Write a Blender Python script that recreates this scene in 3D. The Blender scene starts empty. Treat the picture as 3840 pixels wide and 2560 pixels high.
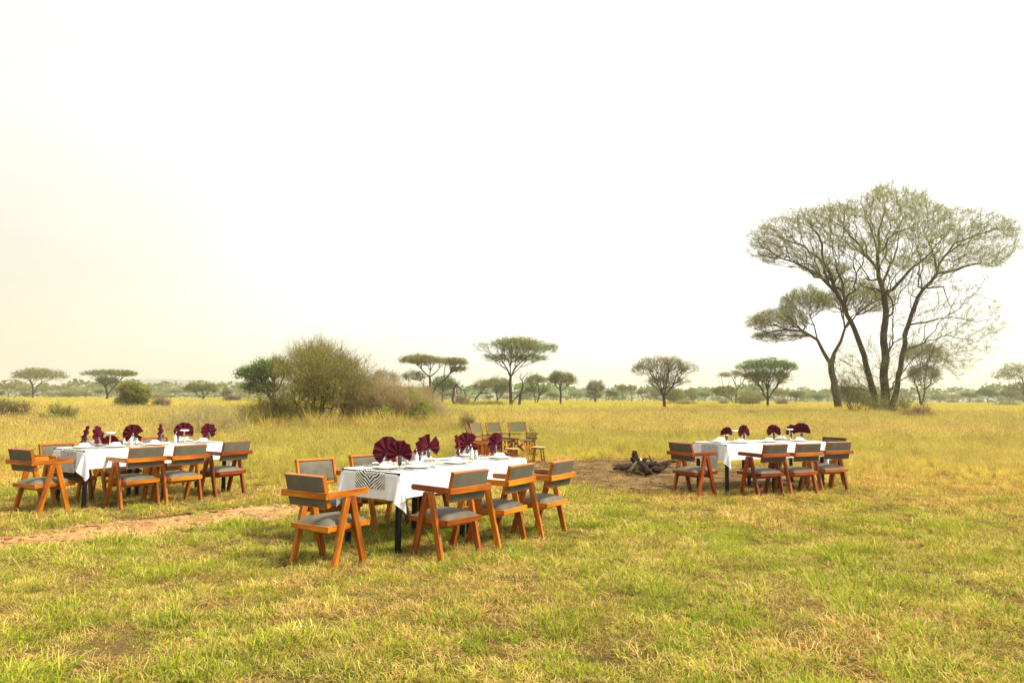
import bpy, bmesh, math, random
import numpy as np
from mathutils import Vector, Matrix
R_ = math.radians
rng = np.random.default_rng(7)
random.seed(7)
scene = bpy.context.scene
COL = scene.collection

# ------------------------------------------------------------------ camera
F_PX, TILT, CAM_H, ROLL = 2733.0, 0.07624, 1.4875, 0.00595
ct, st = math.cos(TILT), math.sin(TILT)
cr, sr = math.cos(ROLL), math.sin(ROLL)
_R = np.array([1., 0, 0]); _U = np.array([0, -st, ct]); _F = np.array([0, ct, st])
CR = cr * _R + sr * _U
CU = cr * _U - sr * _R
CAM = np.array([0, 0, CAM_H])
cam_d = bpy.data.cameras.new('camera')
cam_d.sensor_width = 36.0
cam_d.lens = F_PX / 3840 * 36
cam_d.clip_start = 0.1
cam_d.clip_end = 20000
cam = bpy.data.objects.new('camera', cam_d)
COL.objects.link(cam)
cam.matrix_world = Matrix([[CR[0], CU[0], -_F[0], 0], [CR[1], CU[1], -_F[1], 0], [CR[2], CU[2], -_F[2], CAM_H], [0, 0, 0, 1]])
scene.camera = cam


def ray(px, py):
    return _F + CR * (px - 1920) / F_PX - CU * (py - 1280) / F_PX


def at(px, py, z=0.0):
    d = ray(px, py)
    return CAM + d * ((z - CAM_H) / d[2])


def at_d(px, py, dist):
    d = ray(px, py)
    return CAM + d * (dist / d[1])


def proj(p):
    q = np.asarray(p, float) - CAM
    d = q @ _F
    return 1920 + F_PX * (q @ CR) / d, 1280 - F_PX * (q @ CU) / d


# ------------------------------------------------------------------ small helpers
def tag(o, label=None, cat=None, group=None, kind=None):
    if label: o['label'] = label
    if cat: o['category'] = cat
    if group: o['group'] = group
    if kind: o['kind'] = kind
    return o


def empty(name, loc=(0, 0, 0), rz=0.0, **k):
    o = bpy.data.objects.new(name, None)
    o.empty_display_size = 0.1
    COL.objects.link(o)
    o.location = loc
    o.rotation_euler = (0, 0, rz)
    return tag(o, **k)


def copy_tree(o, parent=None):
    c = o.copy()
    COL.objects.link(c)
    c.parent = parent
    for ch in list(o.children):
        copy_tree(ch, c)
    return c


def np_obj(name, V, quads=None, tris=None, mats=(), parent=None, col=None, vec=None, smooth=False, midx=None, coll=None):
    """One mesh object from numpy arrays; col = per-vertex colour, vec = dict of per-vertex vectors."""
    V = np.asarray(V, np.float32).reshape(-1, 3)
    quads = np.zeros((0, 4), np.int32) if quads is None else np.asarray(quads, np.int32).reshape(-1, 4)
    tris = np.zeros((0, 3), np.int32) if tris is None else np.asarray(tris, np.int32).reshape(-1, 3)
    me = bpy.data.meshes.new(name)
    nq, nt = len(quads), len(tris)
    me.vertices.add(len(V))
    me.vertices.foreach_set('co', V.ravel())
    loops = np.concatenate([quads.ravel(), tris.ravel()])
    me.loops.add(len(loops))
    me.loops.foreach_set('vertex_index', loops)
    me.polygons.add(nq + nt)
    starts = np.concatenate([np.arange(nq) * 4, nq * 4 + np.arange(nt) * 3]).astype(np.int32)
    me.polygons.foreach_set('loop_start', starts)
    me.polygons.foreach_set('loop_total', np.concatenate([np.full(nq, 4), np.full(nt, 3)]).astype(np.int32))
    if midx is not None:
        me.polygons.foreach_set('material_index', np.asarray(midx, np.int32))
    if smooth:
        me.polygons.foreach_set('use_smooth', np.ones(nq + nt, bool))
    me.update(calc_edges=True)
    if col is not None:
        c = np.ones((len(V), 4), np.float32)
        c[:, :3] = col
        a = me.color_attributes.new('col', 'FLOAT_COLOR', 'POINT')
        a.data.foreach_set('color', c.ravel())
    for k, v in (vec or {}).items():
        a = me.attributes.new(k, 'FLOAT_VECTOR', 'POINT')
        a.data.foreach_set('vector', np.asarray(v, np.float32).ravel())
    for m in mats:
        me.materials.append(m)
    o = bpy.data.objects.new(name, me)
    (coll or COL).objects.link(o)
    o.parent = parent
    return o


class MB:
    """Collects chamfered beams, lathes, tubes and free polygons into one mesh with a wood-grain coordinate."""
    def __init__(self):
        self.V, self.G, self.F, self.S = [], [], [], []

    def add(self, verts, faces, grain=None, smooth=False):
        b = len(self.V)
        verts = [tuple(v) for v in verts]
        self.V += verts
        if grain is None:
            off = random.random() * 10
            grain = [(v[0] + off, v[1] + off, v[2]) for v in verts]
        self.G += [tuple(g) for g in grain]
        for f in faces:
            self.F.append([b + i for i in f])
            self.S.append(smooth)

    def loft(self, rings, grain_len=None, caps=True, smooth=False):
        n = len(rings[0])
        off = random.random() * 20
        V, G, Fs = [], [], []
        L = 0
        for k, r in enumerate(rings):
            if k:
                L += (Vector(np.mean(r, axis=0)) - Vector(np.mean(rings[k - 1], axis=0))).length
            c = np.mean(r, axis=0)
            for i, p in enumerate(r):
                V.append(p)
                G.append((L + off, p[0] - c[0] + p[1] - c[1] + off, p[2] - c[2] + .7 * (p[0] - c[0])))
        for k in range(len(rings) - 1):
            for i in range(n):
                j = (i + 1) % n
                Fs.append((k * n + i, k * n + j, (k + 1) * n + j, (k + 1) * n + i))
        if caps:
            Fs.append(tuple(range(n - 1, -1, -1)))
            Fs.append(tuple((len(rings) - 1) * n + i for i in range(n)))
        self.add(V, Fs, G, smooth)

    def beam(self, p, q, w, h, up=(0, 0, 1), ch=.003, w2=None, h2=None, flat=None):
        """Chamfered bar from p to q, w across, h along 'up'; flat='z' cuts the ends level."""
        p, q = Vector(p), Vector(q)
        d = (q - p).normalized()
        if flat:
            X, Y = Vector((1, 0, 0)), Vector((0, 1, 0))
        else:
            up = Vector(up)
            X = d.cross(up).normalized()
            Y = X.cross(d).normalized()
        rings = []
        for c, ww, hh in ((p, w, h), (q, w2 or w, h2 or h)):
            a, b = ww / 2, hh / 2
            pr = [(a, b - ch), (a - ch, b), (-a + ch, b), (-a, b - ch), (-a, -b + ch), (-a + ch, -b), (a - ch, -b), (a, -b + ch)]
            rings.append([tuple(c + X * x + Y * y) for x, y in pr])
        self.loft(rings)

    def extrude_x(self, poly, x0, x1, ch=.003):
        """(y, z) outline extruded along x with a small chamfer."""
        c = np.mean(poly, axis=0)
        ins = [tuple(np.array(p) + (c - np.array(p)) / max(1e-6, np.linalg.norm(c - np.array(p))) * ch) for p in poly]
        rings = [[(x0, y, z) for y, z in ins], [(x0 + ch, y, z) for y, z in poly], [(x1 - ch, y, z) for y, z in poly], [(x1, y, z) for y, z in ins]]
        n = len(poly)
        V, G, Fs = [], [], []
        off = random.random() * 20
        for r in rings:
            for p in r:
                V.append(p)
                G.append((p[1] + off, p[2] + off, p[0]))
        for k in range(3):
            for i in range(n):
                j = (i + 1) % n
                Fs.append((k * n + i, k * n + j, (k + 1) * n + j, (k + 1) * n + i))
        Fs.append(tuple(range(n - 1, -1, -1)))
        Fs.append(tuple(3 * n + i for i in range(n)))
        self.add(V, Fs, G)

    def lathe(self, prof, n=20, c=(0, 0, 0), smooth=True):
        V, Fs = [], []
        for r, z in prof:
            for i in range(n):
                a = 2 * math.pi * i / n
                V.append((c[0] + r * math.cos(a), c[1] + r * math.sin(a), c[2] + z))
        for k in range(len(prof) - 1):
            for i in range(n):
                j = (i + 1) % n
                Fs.append((k * n + i, k * n + j, (k + 1) * n + j, (k + 1) * n + i))
        Fs.append(tuple(range(n - 1, -1, -1)))
        Fs.append(tuple((len(prof) - 1) * n + i for i in range(n)))
        self.add(V, Fs, None, smooth)

    def tube(self, pts, rad, n=8, smooth=True):
        pts = [Vector(p) for p in pts]
        rings = []
        for k, p in enumerate(pts):
            d = (pts[min(k + 1, len(pts) - 1)] - pts[max(k - 1, 0)]).normalized()
            X = d.cross(Vector((.31, .2, .93))).normalized()
            Y = X.cross(d)
            rings.append([tuple(p + (X * math.cos(a) + Y * math.sin(a)) * rad[k]) for a in [2 * math.pi * i / n for i in range(n)]])
        self.loft(rings, smooth=smooth)

    def build(self, name, mat, parent=None):
        me = bpy.data.meshes.new(name)
        me.from_pydata(self.V, [], self.F)
        a = me.attributes.new('grain', 'FLOAT_VECTOR', 'POINT')
        a.data.foreach_set('vector', np.array(self.G, np.float32).ravel())
        me.polygons.foreach_set('use_smooth', np.array(self.S, bool))
        me.materials.append(mat)
        o = bpy.data.objects.new(name, me)
        COL.objects.link(o)
        o.parent = parent
        return o


def S(r, g, b):
    f = lambda c: (c / 255 / 12.92) if c / 255 <= .04045 else ((c / 255 + .055) / 1.055) ** 2.4
    return (f(r), f(g), f(b))


# value noise
_perm = np.random.default_rng(3).random((256, 256))


def vnoise(x, y, seed=0):
    x = np.asarray(x, float) + seed * 17.37
    y = np.asarray(y, float) + seed * 9.91
    xi, yi = np.floor(x).astype(int), np.floor(y).astype(int)
    fx, fy = x - xi, y - yi
    fx, fy = fx * fx * (3 - 2 * fx), fy * fy * (3 - 2 * fy)
    g = lambda a, b: _perm[a & 255, b & 255]
    return (g(xi, yi) * (1 - fx) + g(xi + 1, yi) * fx) * (1 - fy) + (g(xi, yi + 1) * (1 - fx) + g(xi + 1, yi + 1) * fx) * fy


def fbm(x, y, seed=0, oct=4):
    s, a, t = 0, .5, 0
    for o in range(oct):
        s = s + a * vnoise(np.asarray(x) * 2 ** o, np.asarray(y) * 2 ** o, seed + o * 5)
        t += a
        a *= .5
    return s / t


# ------------------------------------------------------------------ materials
def new_mat(name):
    m = bpy.data.materials.new(name)
    m.use_nodes = True
    nt = m.node_tree
    nt.nodes.clear()
    out = nt.nodes.new('ShaderNodeOutputMaterial')
    return m, nt, out


def N(nt, typ, **k):
    n = nt.nodes.new('ShaderNode' + typ)
    for a, b in k.items():
        if a in n.inputs:
            n.inputs[a].default_value = b
        else:
            setattr(n, a, b)
    return n


def ramp(nt, fac, stops):
    n = nt.nodes.new('ShaderNodeValToRGB')
    el = n.color_ramp.elements
    while len(el) < len(stops): el.new(.5)
    for e, (p, c) in zip(el, stops):
        e.position = p
        e.color = (*c, 1)
    nt.links.new(fac, n.inputs[0])
    return n.outputs[0]


def principled(name, base, rough=.6, **k):
    m, nt, out = new_mat(name)
    b = N(nt, 'BsdfPrincipled')
    b.inputs['Base Color'].default_value = (*base, 1)
    b.inputs['Roughness'].default_value = rough
    for a, v in k.items():
        b.inputs[a.replace('_', ' ')].default_value = v
    nt.links.new(b.outputs[0], out.inputs[0])
    return m


def wood_mat(name, dark, mid, light, rough=.38):
    m, nt, out = new_mat(name)
    L = nt.links.new
    at_ = N(nt, 'Attribute', attribute_name='grain')
    mp = N(nt, 'Mapping')
    mp.inputs['Scale'].default_value = (2.2, 38, 38)
    L(at_.outputs['Vector'], mp.inputs[0])
    n1 = N(nt, 'TexNoise', Scale=1.0, Detail=5.0, Roughness=.6, Distortion=.6)
    L(mp.outputs[0], n1.inputs['Vector'])
    n2 = N(nt, 'TexNoise', Scale=2.6, Detail=3.0)
    L(at_.outputs['Vector'], n2.inputs['Vector'])
    oi = N(nt, 'ObjectInfo')
    mix = N(nt, 'Math', operation='MULTIPLY_ADD')
    mix.inputs[1].default_value = .55
    L(n2.outputs['Fac'], mix.inputs[0])
    L(n1.outputs['Fac'], mix.inputs[2])
    ad = N(nt, 'Math', operation='MULTIPLY_ADD')
    ad.inputs[1].default_value = .24
    L(oi.outputs['Random'], ad.inputs[0])
    L(mix.outputs[0], ad.inputs[2])
    sb = N(nt, 'Math', operation='SUBTRACT')
    sb.inputs[1].default_value = .4
    L(ad.outputs[0], sb.inputs[0])
    c = ramp(nt, sb.outputs[0], [(.26, dark), (.5, mid), (.76, light)])
    b = N(nt, 'BsdfPrincipled', Roughness=rough)
    b.inputs['Coat Weight'].default_value = .08
    b.inputs['Specular IOR Level'].default_value = .3
    b.inputs['Coat Roughness'].default_value = .25
    L(c, b.inputs['Base Color'])
    bp = N(nt, 'Bump', Strength=.12, Distance=.002)
    L(n1.outputs['Fac'], bp.inputs['Height'])
    L(bp.outputs[0], b.inputs['Normal'])
    L(b.outputs[0], out.inputs[0])
    return m


def fabric_mat(name, a, b_, scale=(60, 60, 14), rough=.95):
    m, nt, out = new_mat(name)
    L = nt.links.new
    tc = N(nt, 'TexCoord')
    mp = N(nt, 'Mapping')
    mp.inputs['Scale'].default_value = scale
    L(tc.outputs['Object'], mp.inputs[0])
    n1 = N(nt, 'TexNoise', Scale=4.0, Detail=4.0, Roughness=.7)
    L(mp.outputs[0], n1.inputs['Vector'])
    n2 = N(nt, 'TexNoise', Scale=9.0, Detail=2.0)
    L(tc.outputs['Object'], n2.inputs['Vector'])
    ad = N(nt, 'Math', operation='MULTIPLY_ADD')
    ad.inputs[1].default_value = .45
    L(n2.outputs['Fac'], ad.inputs[0])
    L(n1.outputs['Fac'], ad.inputs[2])
    oi = N(nt, 'ObjectInfo')
    ad2 = N(nt, 'Math', operation='MULTIPLY_ADD')
    ad2.inputs[1].default_value = .22
    L(oi.outputs['Random'], ad2.inputs[0])
    L(ad.outputs[0], ad2.inputs[2])
    ad = N(nt, 'Math', operation='SUBTRACT')
    ad.inputs[1].default_value = .11
    L(ad2.outputs[0], ad.inputs[0])
    c = ramp(nt, ad.outputs[0], [(.45, a), (.95, b_)])
    b = N(nt, 'BsdfPrincipled', Roughness=rough)
    b.inputs['Specular IOR Level'].default_value = .08
    L(c, b.inputs['Base Color'])
    bp = N(nt, 'Bump', Strength=.35, Distance=.002)
    L(n1.outputs['Fac'], bp.inputs['Height'])
    L(bp.outputs[0], b.inputs['Normal'])
    L(b.outputs[0], out.inputs[0])
    return m


def leaf_mat(name, tint=False, trans=.35, gain=1.0):
    m, nt, out = new_mat(name)
    L = nt.links.new
    a = N(nt, 'Attribute', attribute_name='col')
    c = a.outputs['Color']
    if tint:
        t = N(nt, 'Attribute', attribute_name='tint', attribute_type='INSTANCER')
        mx = N(nt, 'Mix', data_type='RGBA', blend_type='MULTIPLY')
        mx.inputs[0].default_value = 1
        L(c, mx.inputs[6])
        L(t.outputs['Color'], mx.inputs[7])
        c = mx.outputs[2]
    d = N(nt, 'BsdfDiffuse')
    tr = N(nt, 'BsdfTranslucent')
    L(c, d.inputs[0])
    L(c, tr.inputs[0])
    ms = N(nt, 'MixShader')
    ms.inputs[0].default_value = trans
    L(d.outputs[0], ms.inputs[1])
    L(tr.outputs[0], ms.inputs[2])
    L(ms.outputs[0], out.inputs[0])
    return m


def bark_mat(name, a, b_, scale=6):
    m, nt, out = new_mat(name)
    L = nt.links.new
    tc = N(nt, 'TexCoord')
    mp = N(nt, 'Mapping')
    mp.inputs['Scale'].default_value = (1, 1, .35)
    L(tc.outputs['Object'], mp.inputs[0])
    n1 = N(nt, 'TexNoise', Scale=float(scale), Detail=6.0, Roughness=.7)
    L(mp.outputs[0], n1.inputs['Vector'])
    c = ramp(nt, n1.outputs['Fac'], [(.3, a), (.7, b_)])
    b = N(nt, 'BsdfPrincipled', Roughness=.95)
    b.inputs['Specular IOR Level'].default_value = .1
    L(c, b.inputs['Base Color'])
    bp = N(nt, 'Bump', Strength=.8, Distance=.03)
    L(n1.outputs['Fac'], bp.inputs['Height'])
    L(bp.outputs[0], b.inputs['Normal'])
    L(b.outputs[0], out.inputs[0])
    return m


M = {}
M['wood_orange'] = wood_mat('wood_orange', (.13, .030, .002), (.34, .098, .004), (.57, .205, .011))
M['wood_amber'] = wood_mat('wood_amber', (.12, .026, .0025), (.28, .07, .005), (.46, .14, .011))
M['wood_red'] = wood_mat('wood_red', (.075, .011, .002), (.19, .032, .003), (.33, .075, .006))
M['wood_camp'] = wood_mat('wood_camp', (.12, .030, .003), (.31, .088, .008), (.47, .16, .017))
M['wood_pale'] = wood_mat('wood_pale', (.32, .17, .06), (.45, .26, .1), (.55, .34, .14), .6)
M['fabric'] = fabric_mat('grey_fabric', (.060, .054, .040), (.175, .158, .118))
M['fabric_dark'] = fabric_mat('dark_grey_fabric', (.048, .045, .032), (.145, .134, .096), (80, 80, 9))
M['canvas'] = fabric_mat('green_grey_canvas', (.078, .068, .034), (.145, .128, .068), (30, 30, 30))
M['black_metal'] = principled('black_metal', (.004, .004, .005), .5, Specular_IOR_Level=.2)
M['china'] = principled('white_china', (.82, .80, .74), .18)
M['gold'] = principled('brushed_gold', (.62, .46, .2), .32, Metallic=.9)
M['white_paint'] = principled('white_paint', (.75, .73, .68), .4)
M['steel'] = principled('steel', (.55, .53, .5), .28, Metallic=1.0)
M['mat_grey'] = fabric_mat('grey_placemat', (.36, .36, .30), (.50, .49, .42), (40, 40, 40))
M['ash'] = principled('pale_ash', (.5, .46, .4), .95)


def glass_mat():
    m, nt, out = new_mat('clear_glass')
    t = N(nt, 'BsdfTransparent')
    t.inputs[0].default_value = (.98, .985, .98, 1)
    g = N(nt, 'BsdfGlossy', Roughness=.03)
    fr = N(nt, 'LayerWeight', Blend=.5)
    pw = N(nt, 'Math', operation='POWER')
    pw.inputs[1].default_value = 3.0
    mu = N(nt, 'Math', operation='MULTIPLY_ADD')
    mu.inputs[1].default_value = .5
    mu.inputs[2].default_value = .04
    nt.links.new(fr.outputs['Facing'], pw.inputs[0])
    nt.links.new(pw.outputs[0], mu.inputs[0])
    ms = N(nt, 'MixShader')
    nt.links.new(mu.outputs[0], ms.inputs[0])
    nt.links.new(t.outputs[0], ms.inputs[1])
    nt.links.new(g.outputs[0], ms.inputs[2])
    nt.links.new(ms.outputs[0], out.inputs[0])
    return m


M['glass'] = glass_mat()


def napkin_mat():
    m, nt, out = new_mat('burgundy_napkin')
    L = nt.links.new
    tc = N(nt, 'TexCoord')
    n1 = N(nt, 'TexNoise', Scale=160.0, Detail=2.0)
    L(tc.outputs['Object'], n1.inputs['Vector'])
    c = ramp(nt, n1.outputs['Fac'], [(.3, (.046, .003, .008)), (.75, (.085, .006, .016))])
    b = N(nt, 'BsdfPrincipled', Roughness=.85)
    b.inputs['Specular IOR Level'].default_value = .1
    L(c, b.inputs['Base Color'])
    L(b.outputs[0], out.inputs[0])
    return m


M['napkin'] = napkin_mat()


def cloth_mat():
    m, nt, out = new_mat('white_cloth')
    L = nt.links.new
    tc = N(nt, 'TexCoord')
    n1 = N(nt, 'TexNoise', Scale=7.0, Detail=3.0, Roughness=.55)
    L(tc.outputs['Object'], n1.inputs['Vector'])
    # pressed fold lines every half metre or so along the cloth
    sx = N(nt, 'SeparateXYZ')
    L(tc.outputs['Object'], sx.inputs[0])
    w = N(nt, 'Math', operation='PINGPONG')
    w.inputs[1].default_value = .29
    L(sx.outputs['Y'], w.inputs[0])
    cr_ = N(nt, 'MapRange', interpolation_type='SMOOTHSTEP')
    cr_.inputs['From Min'].default_value = 0
    cr_.inputs['From Max'].default_value = .012
    L(w.outputs[0], cr_.inputs['Value'])
    ad = N(nt, 'Math', operation='MULTIPLY_ADD')
    ad.inputs[1].default_value = .12
    L(cr_.outputs['Result'], ad.inputs[0])
    L(n1.outputs['Fac'], ad.inputs[2])
    bp = N(nt, 'Bump', Strength=.6, Distance=.02)
    L(ad.outputs[0], bp.inputs['Height'])
    d = N(nt, 'BsdfDiffuse')
    d.inputs[0].default_value = (.80, .80, .80, 1)
    tr = N(nt, 'BsdfTranslucent')
    tr.inputs[0].default_value = (.7, .7, .69, 1)
    L(bp.outputs[0], d.inputs['Normal'])
    ms = N(nt, 'MixShader')
    ms.inputs[0].default_value = .15
    L(d.outputs[0], ms.inputs[1])
    L(tr.outputs[0], ms.inputs[2])
    L(ms.outputs[0], out.inputs[0])
    return m


M['cloth'] = cloth_mat()


def zebra_mat():
    m, nt, out = new_mat('zebra_print')
    L = nt.links.new
    a = N(nt, 'Attribute', attribute_name='uvm')
    sx = N(nt, 'SeparateXYZ')
    L(a.outputs['Vector'], sx.inputs[0])
    ab = N(nt, 'Math', operation='ABSOLUTE')
    L(sx.outputs[0], ab.inputs[0])
    cb = N(nt, 'CombineXYZ')
    L(ab.outputs[0], cb.inputs[0])
    L(sx.outputs[1], cb.inputs[1])
    mp = N(nt, 'Mapping')
    mp.inputs['Rotation'].default_value = (0, 0, R_(-52))
    L(cb.outputs[0], mp.inputs[0])
    w = N(nt, 'TexWave', wave_type='BANDS', bands_direction='X')
    w.inputs['Scale'].default_value = 13.0
    w.inputs['Distortion'].default_value = 9.0
    w.inputs['Detail'].default_value = 1.0
    w.inputs['Detail Scale'].default_value = .6
    L(mp.outputs[0], w.inputs['Vector'])
    nz = N(nt, 'TexNoise', Scale=14.0, Detail=1.0)
    L(cb.outputs[0], nz.inputs['Vector'])
    zm = N(nt, 'Math', operation='MULTIPLY_ADD')
    zm.inputs[1].default_value = .9
    L(nz.outputs['Fac'], zm.inputs[0])
    L(w.outputs['Fac'], zm.inputs[2])
    zs = N(nt, 'Math', operation='SUBTRACT')
    zs.inputs[1].default_value = .42
    L(zm.outputs[0], zs.inputs[0])
    c = ramp(nt, zs.outputs[0], [(.44, (.012, .011, .012)), (.54, (.74, .72, .64))])
    b = N(nt, 'BsdfPrincipled', Roughness=.8)
    L(c, b.inputs['Base Color'])
    L(b.outputs[0], out.inputs[0])
    return m


M['zebra'] = zebra_mat()
M['leaf'] = leaf_mat('leaves', trans=.5)
M['blade'] = leaf_mat('grass_blades', tint=True, trans=.4)
M['bark'] = bark_mat('acacia_bark', (.022, .014, .007), (.07, .045, .022), 5)
M['bark_far'] = bark_mat('grey_bark', (.05, .04, .03), (.11, .085, .06), 3)
M['charred'] = bark_mat('charred_wood', (.006, .004, .003), (.055, .033, .018), 14)
M['deadwood'] = bark_mat('weathered_wood', (.03, .02, .012), (.16, .115, .065), 16)


def ground_mat():
    m, nt, out = new_mat('savanna_ground')
    L = nt.links.new
    tc = N(nt, 'TexCoord')
    n1 = N(nt, 'TexNoise', Scale=.55, Detail=6.0, Roughness=.62)
    n2 = N(nt, 'TexNoise', Scale=34.0, Detail=5.0, Roughness=.75)
    n3 = N(nt, 'TexNoise', Scale=.035, Detail=4.0)
    for n in (n1, n2, n3):
        L(tc.outputs['Object'], n.inputs['Vector'])
    c1 = ramp(nt, n1.outputs['Fac'], [(.32, (.085, .07, .022)), (.5, (.13, .095, .034)), (.7, (.18, .125, .05))])
    c2 = ramp(nt, n2.outputs['Fac'], [(.3, (.35, .33, .30)), (.62, (1.25, 1.2, 1.1))])
    mx = N(nt, 'Mix', data_type='RGBA', blend_type='MULTIPLY')
    mx.inputs[0].default_value = 1
    L(c1, mx.inputs[6])
    L(c2, mx.inputs[7])
    # the open plain beyond the camp is ripe straw
    c3 = ramp(nt, n3.outputs['Fac'], [(.35, (.27, .22, .045)), (.65, (.34, .26, .065))])
    sx = N(nt, 'SeparateXYZ')
    L(tc.outputs['Object'], sx.inputs[0])
    mr = N(nt, 'MapRange')
    mr.inputs['From Min'].default_value = 17
    mr.inputs['From Max'].default_value = 30
    L(sx.outputs['Y'], mr.inputs['Value'])
    m2 = N(nt, 'Mix', data_type='RGBA')
    L(mr.outputs[0], m2.inputs[0])
    L(mx.outputs[2], m2.inputs[6])
    L(c3, m2.inputs[7])
    b = N(nt, 'BsdfDiffuse')
    L(m2.outputs[2], b.inputs[0])
    bp = N(nt, 'Bump', Strength=.8, Distance=.03)
    L(n2.outputs['Fac'], bp.inputs['Height'])
    L(bp.outputs[0], b.inputs['Normal'])
    L(b.outputs[0], out.inputs[0])
    return m


def dirt_mat(name, a, b_, c_):
    m, nt, out = new_mat(name)
    L = nt.links.new
    tc = N(nt, 'TexCoord')
    n1 = N(nt, 'TexNoise', Scale=2.2, Detail=6.0, Roughness=.65)
    n2 = N(nt, 'TexNoise', Scale=45.0, Detail=5.0, Roughness=.8)
    v = N(nt, 'TexVoronoi', Scale=30.0)
    for n in (n1, n2, v):
        L(tc.outputs['Object'], n.inputs['Vector'])
    ad = N(nt, 'Math', operation='MULTIPLY_ADD')
    ad.inputs[1].default_value = .55
    L(n2.outputs['Fac'], ad.inputs[0])
    L(n1.outputs['Fac'], ad.inputs[2])
    c = ramp(nt, ad.outputs[0], [(.58, a), (.78, b_), (1.0, c_)])
    b = N(nt, 'BsdfDiffuse')
    L(c, b.inputs[0])
    h = N(nt, 'Math', operation='MULTIPLY_ADD')
    h.inputs[1].default_value = .5
    L(v.outputs['Distance'], h.inputs[0])
    L(n2.outputs['Fac'], h.inputs[2])
    bp = N(nt, 'Bump', Strength=.9, Distance=.025)
    L(h.outputs[0], bp.inputs['Height'])
    L(bp.outputs[0], b.inputs['Normal'])
    L(b.outputs[0], out.inputs[0])
    return m


M['ground'] = ground_mat()
M['path'] = dirt_mat('red_path_dirt', (.26, .12, .045), (.46, .27, .115), (.58, .39, .19))
M['earth'] = dirt_mat('bare_earth', (.065, .04, .019), (.16, .10, .043), (.28, .19, .09))
M['clod'] = dirt_mat('dirt_clod', (.20, .08, .03), (.36, .17, .07), (.45, .25, .12))
M['hill'] = principled('hill_scrub', (.10, .095, .05), 1.0)

# ------------------------------------------------------------------ world, sun, haze
EXPOSURE = 1.17
SUN_EL, SUN_AZ = 48.0, 105.0     # azimuth clockwise from +Y (the way the camera looks)
world = bpy.data.worlds.new('World')
scene.world = world
world.use_nodes = True
wt = world.node_tree
wt.nodes.clear()
wl = wt.links.new
wo = wt.nodes.new('ShaderNodeOutputWorld')
bg = wt.nodes.new('ShaderNodeBackground')
bg.inputs['Strength'].default_value = .09
sky = wt.nodes.new('ShaderNodeTexSky')
sky.sky_type = 'NISHITA'
sky.sun_disc = False
sky.sun_elevation = R_(SUN_EL)
sky.sun_rotation = R_(SUN_AZ)
sky.dust_density = 6
sky.air_density = 1.0
tcw = wt.nodes.new('ShaderNodeTexCoord')
cn = N(wt, 'TexNoise', Scale=1.4, Detail=5.0, Roughness=.5)
mpw = N(wt, 'Mapping')
mpw.inputs['Scale'].default_value = (1, 1, 2.6)
wl(tcw.outputs['Generated'], mpw.inputs[0])
wl(mpw.outputs[0], cn.inputs['Vector'])
cloud = ramp(wt, cn.outputs['Fac'], [(.3, (6.0, 6.05, 5.85)), (.55, (7.6, 7.55, 7.35)), (.75, (8.4, 8.35, 8.2))])
# thicker, warmer cloud low on the left, thinner to the right where the sun stands
sxw = N(wt, 'SeparateXYZ')
wl(tcw.outputs['Generated'], sxw.inputs[0])
mrx = N(wt, 'MapRange', interpolation_type='SMOOTHSTEP')
mrx.inputs['From Min'].default_value = -.75
mrx.inputs['From Max'].default_value = .05
mrx.inputs['To Min'].default_value = 1.0
mrx.inputs['To Max'].default_value = 0.0
wl(sxw.outputs['X'], mrx.inputs['Value'])
mrz = N(wt, 'MapRange')
mrz.inputs['From Min'].default_value = 0.0
mrz.inputs['From Max'].default_value = .42
wl(sxw.outputs['Z'], mrz.inputs['Value'])
warm = ramp(wt, mrz.outputs[0], [(0.0, (.57, .54, .40)), (.42, (.63, .615, .53)), (1.0, (.74, .755, .73))])
mw = N(wt, 'Mix', data_type='RGBA')
mw.inputs[6].default_value = (1, 1, 1, 1)
wl(mrx.outputs[0], mw.inputs[0])
wl(warm, mw.inputs[7])
mm = N(wt, 'Mix', data_type='RGBA', blend_type='MULTIPLY')
mm.inputs[0].default_value = 1
wl(cloud, mm.inputs[6])
wl(mw.outputs[2], mm.inputs[7])
mxw = N(wt, 'Mix', data_type='RGBA')
mxw.inputs[0].default_value = .9
wl(sky.outputs[0], mxw.inputs[6])
wl(mm.outputs[2], mxw.inputs[7])
wl(mxw.outputs[2], bg.inputs[0])
wl(bg.outputs[0], wo.inputs[0])

sun_d = bpy.data.lights.new('sun', 'SUN')
sun_d.energy = 3.5
sun_d.angle = R_(11)
sun_d.color = (1.0, .92, .76)
sun = bpy.data.objects.new('sun', sun_d)
COL.objects.link(sun)
az, el = R_(SUN_AZ), R_(SUN_EL)
sdir = Vector((math.sin(az) * math.cos(el), math.cos(az) * math.cos(el), math.sin(el)))
sun.rotation_euler = sdir.to_track_quat('Z', 'Y').to_euler()

scene.view_settings.view_transform = 'Standard'
scene.view_settings.look = 'None'
scene.view_settings.gamma = 1
scene.view_settings.exposure = EXPOSURE
cy = scene.cycles
cy.max_bounces = 5
cy.diffuse_bounces = 3
cy.glossy_bounces = 2
cy.transmission_bounces = 3
cy.transparent_max_bounces = 10
cy.volume_bounces = 1
cy.caustics_reflective = False
cy.caustics_refractive = False
cy.use_denoising = True
cy.denoiser = 'OPENIMAGEDENOISE'
cy.denoising_input_passes = 'RGB_ALBEDO_NORMAL'
cy.use_adaptive_sampling = True
cy.adaptive_threshold = .02

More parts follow.
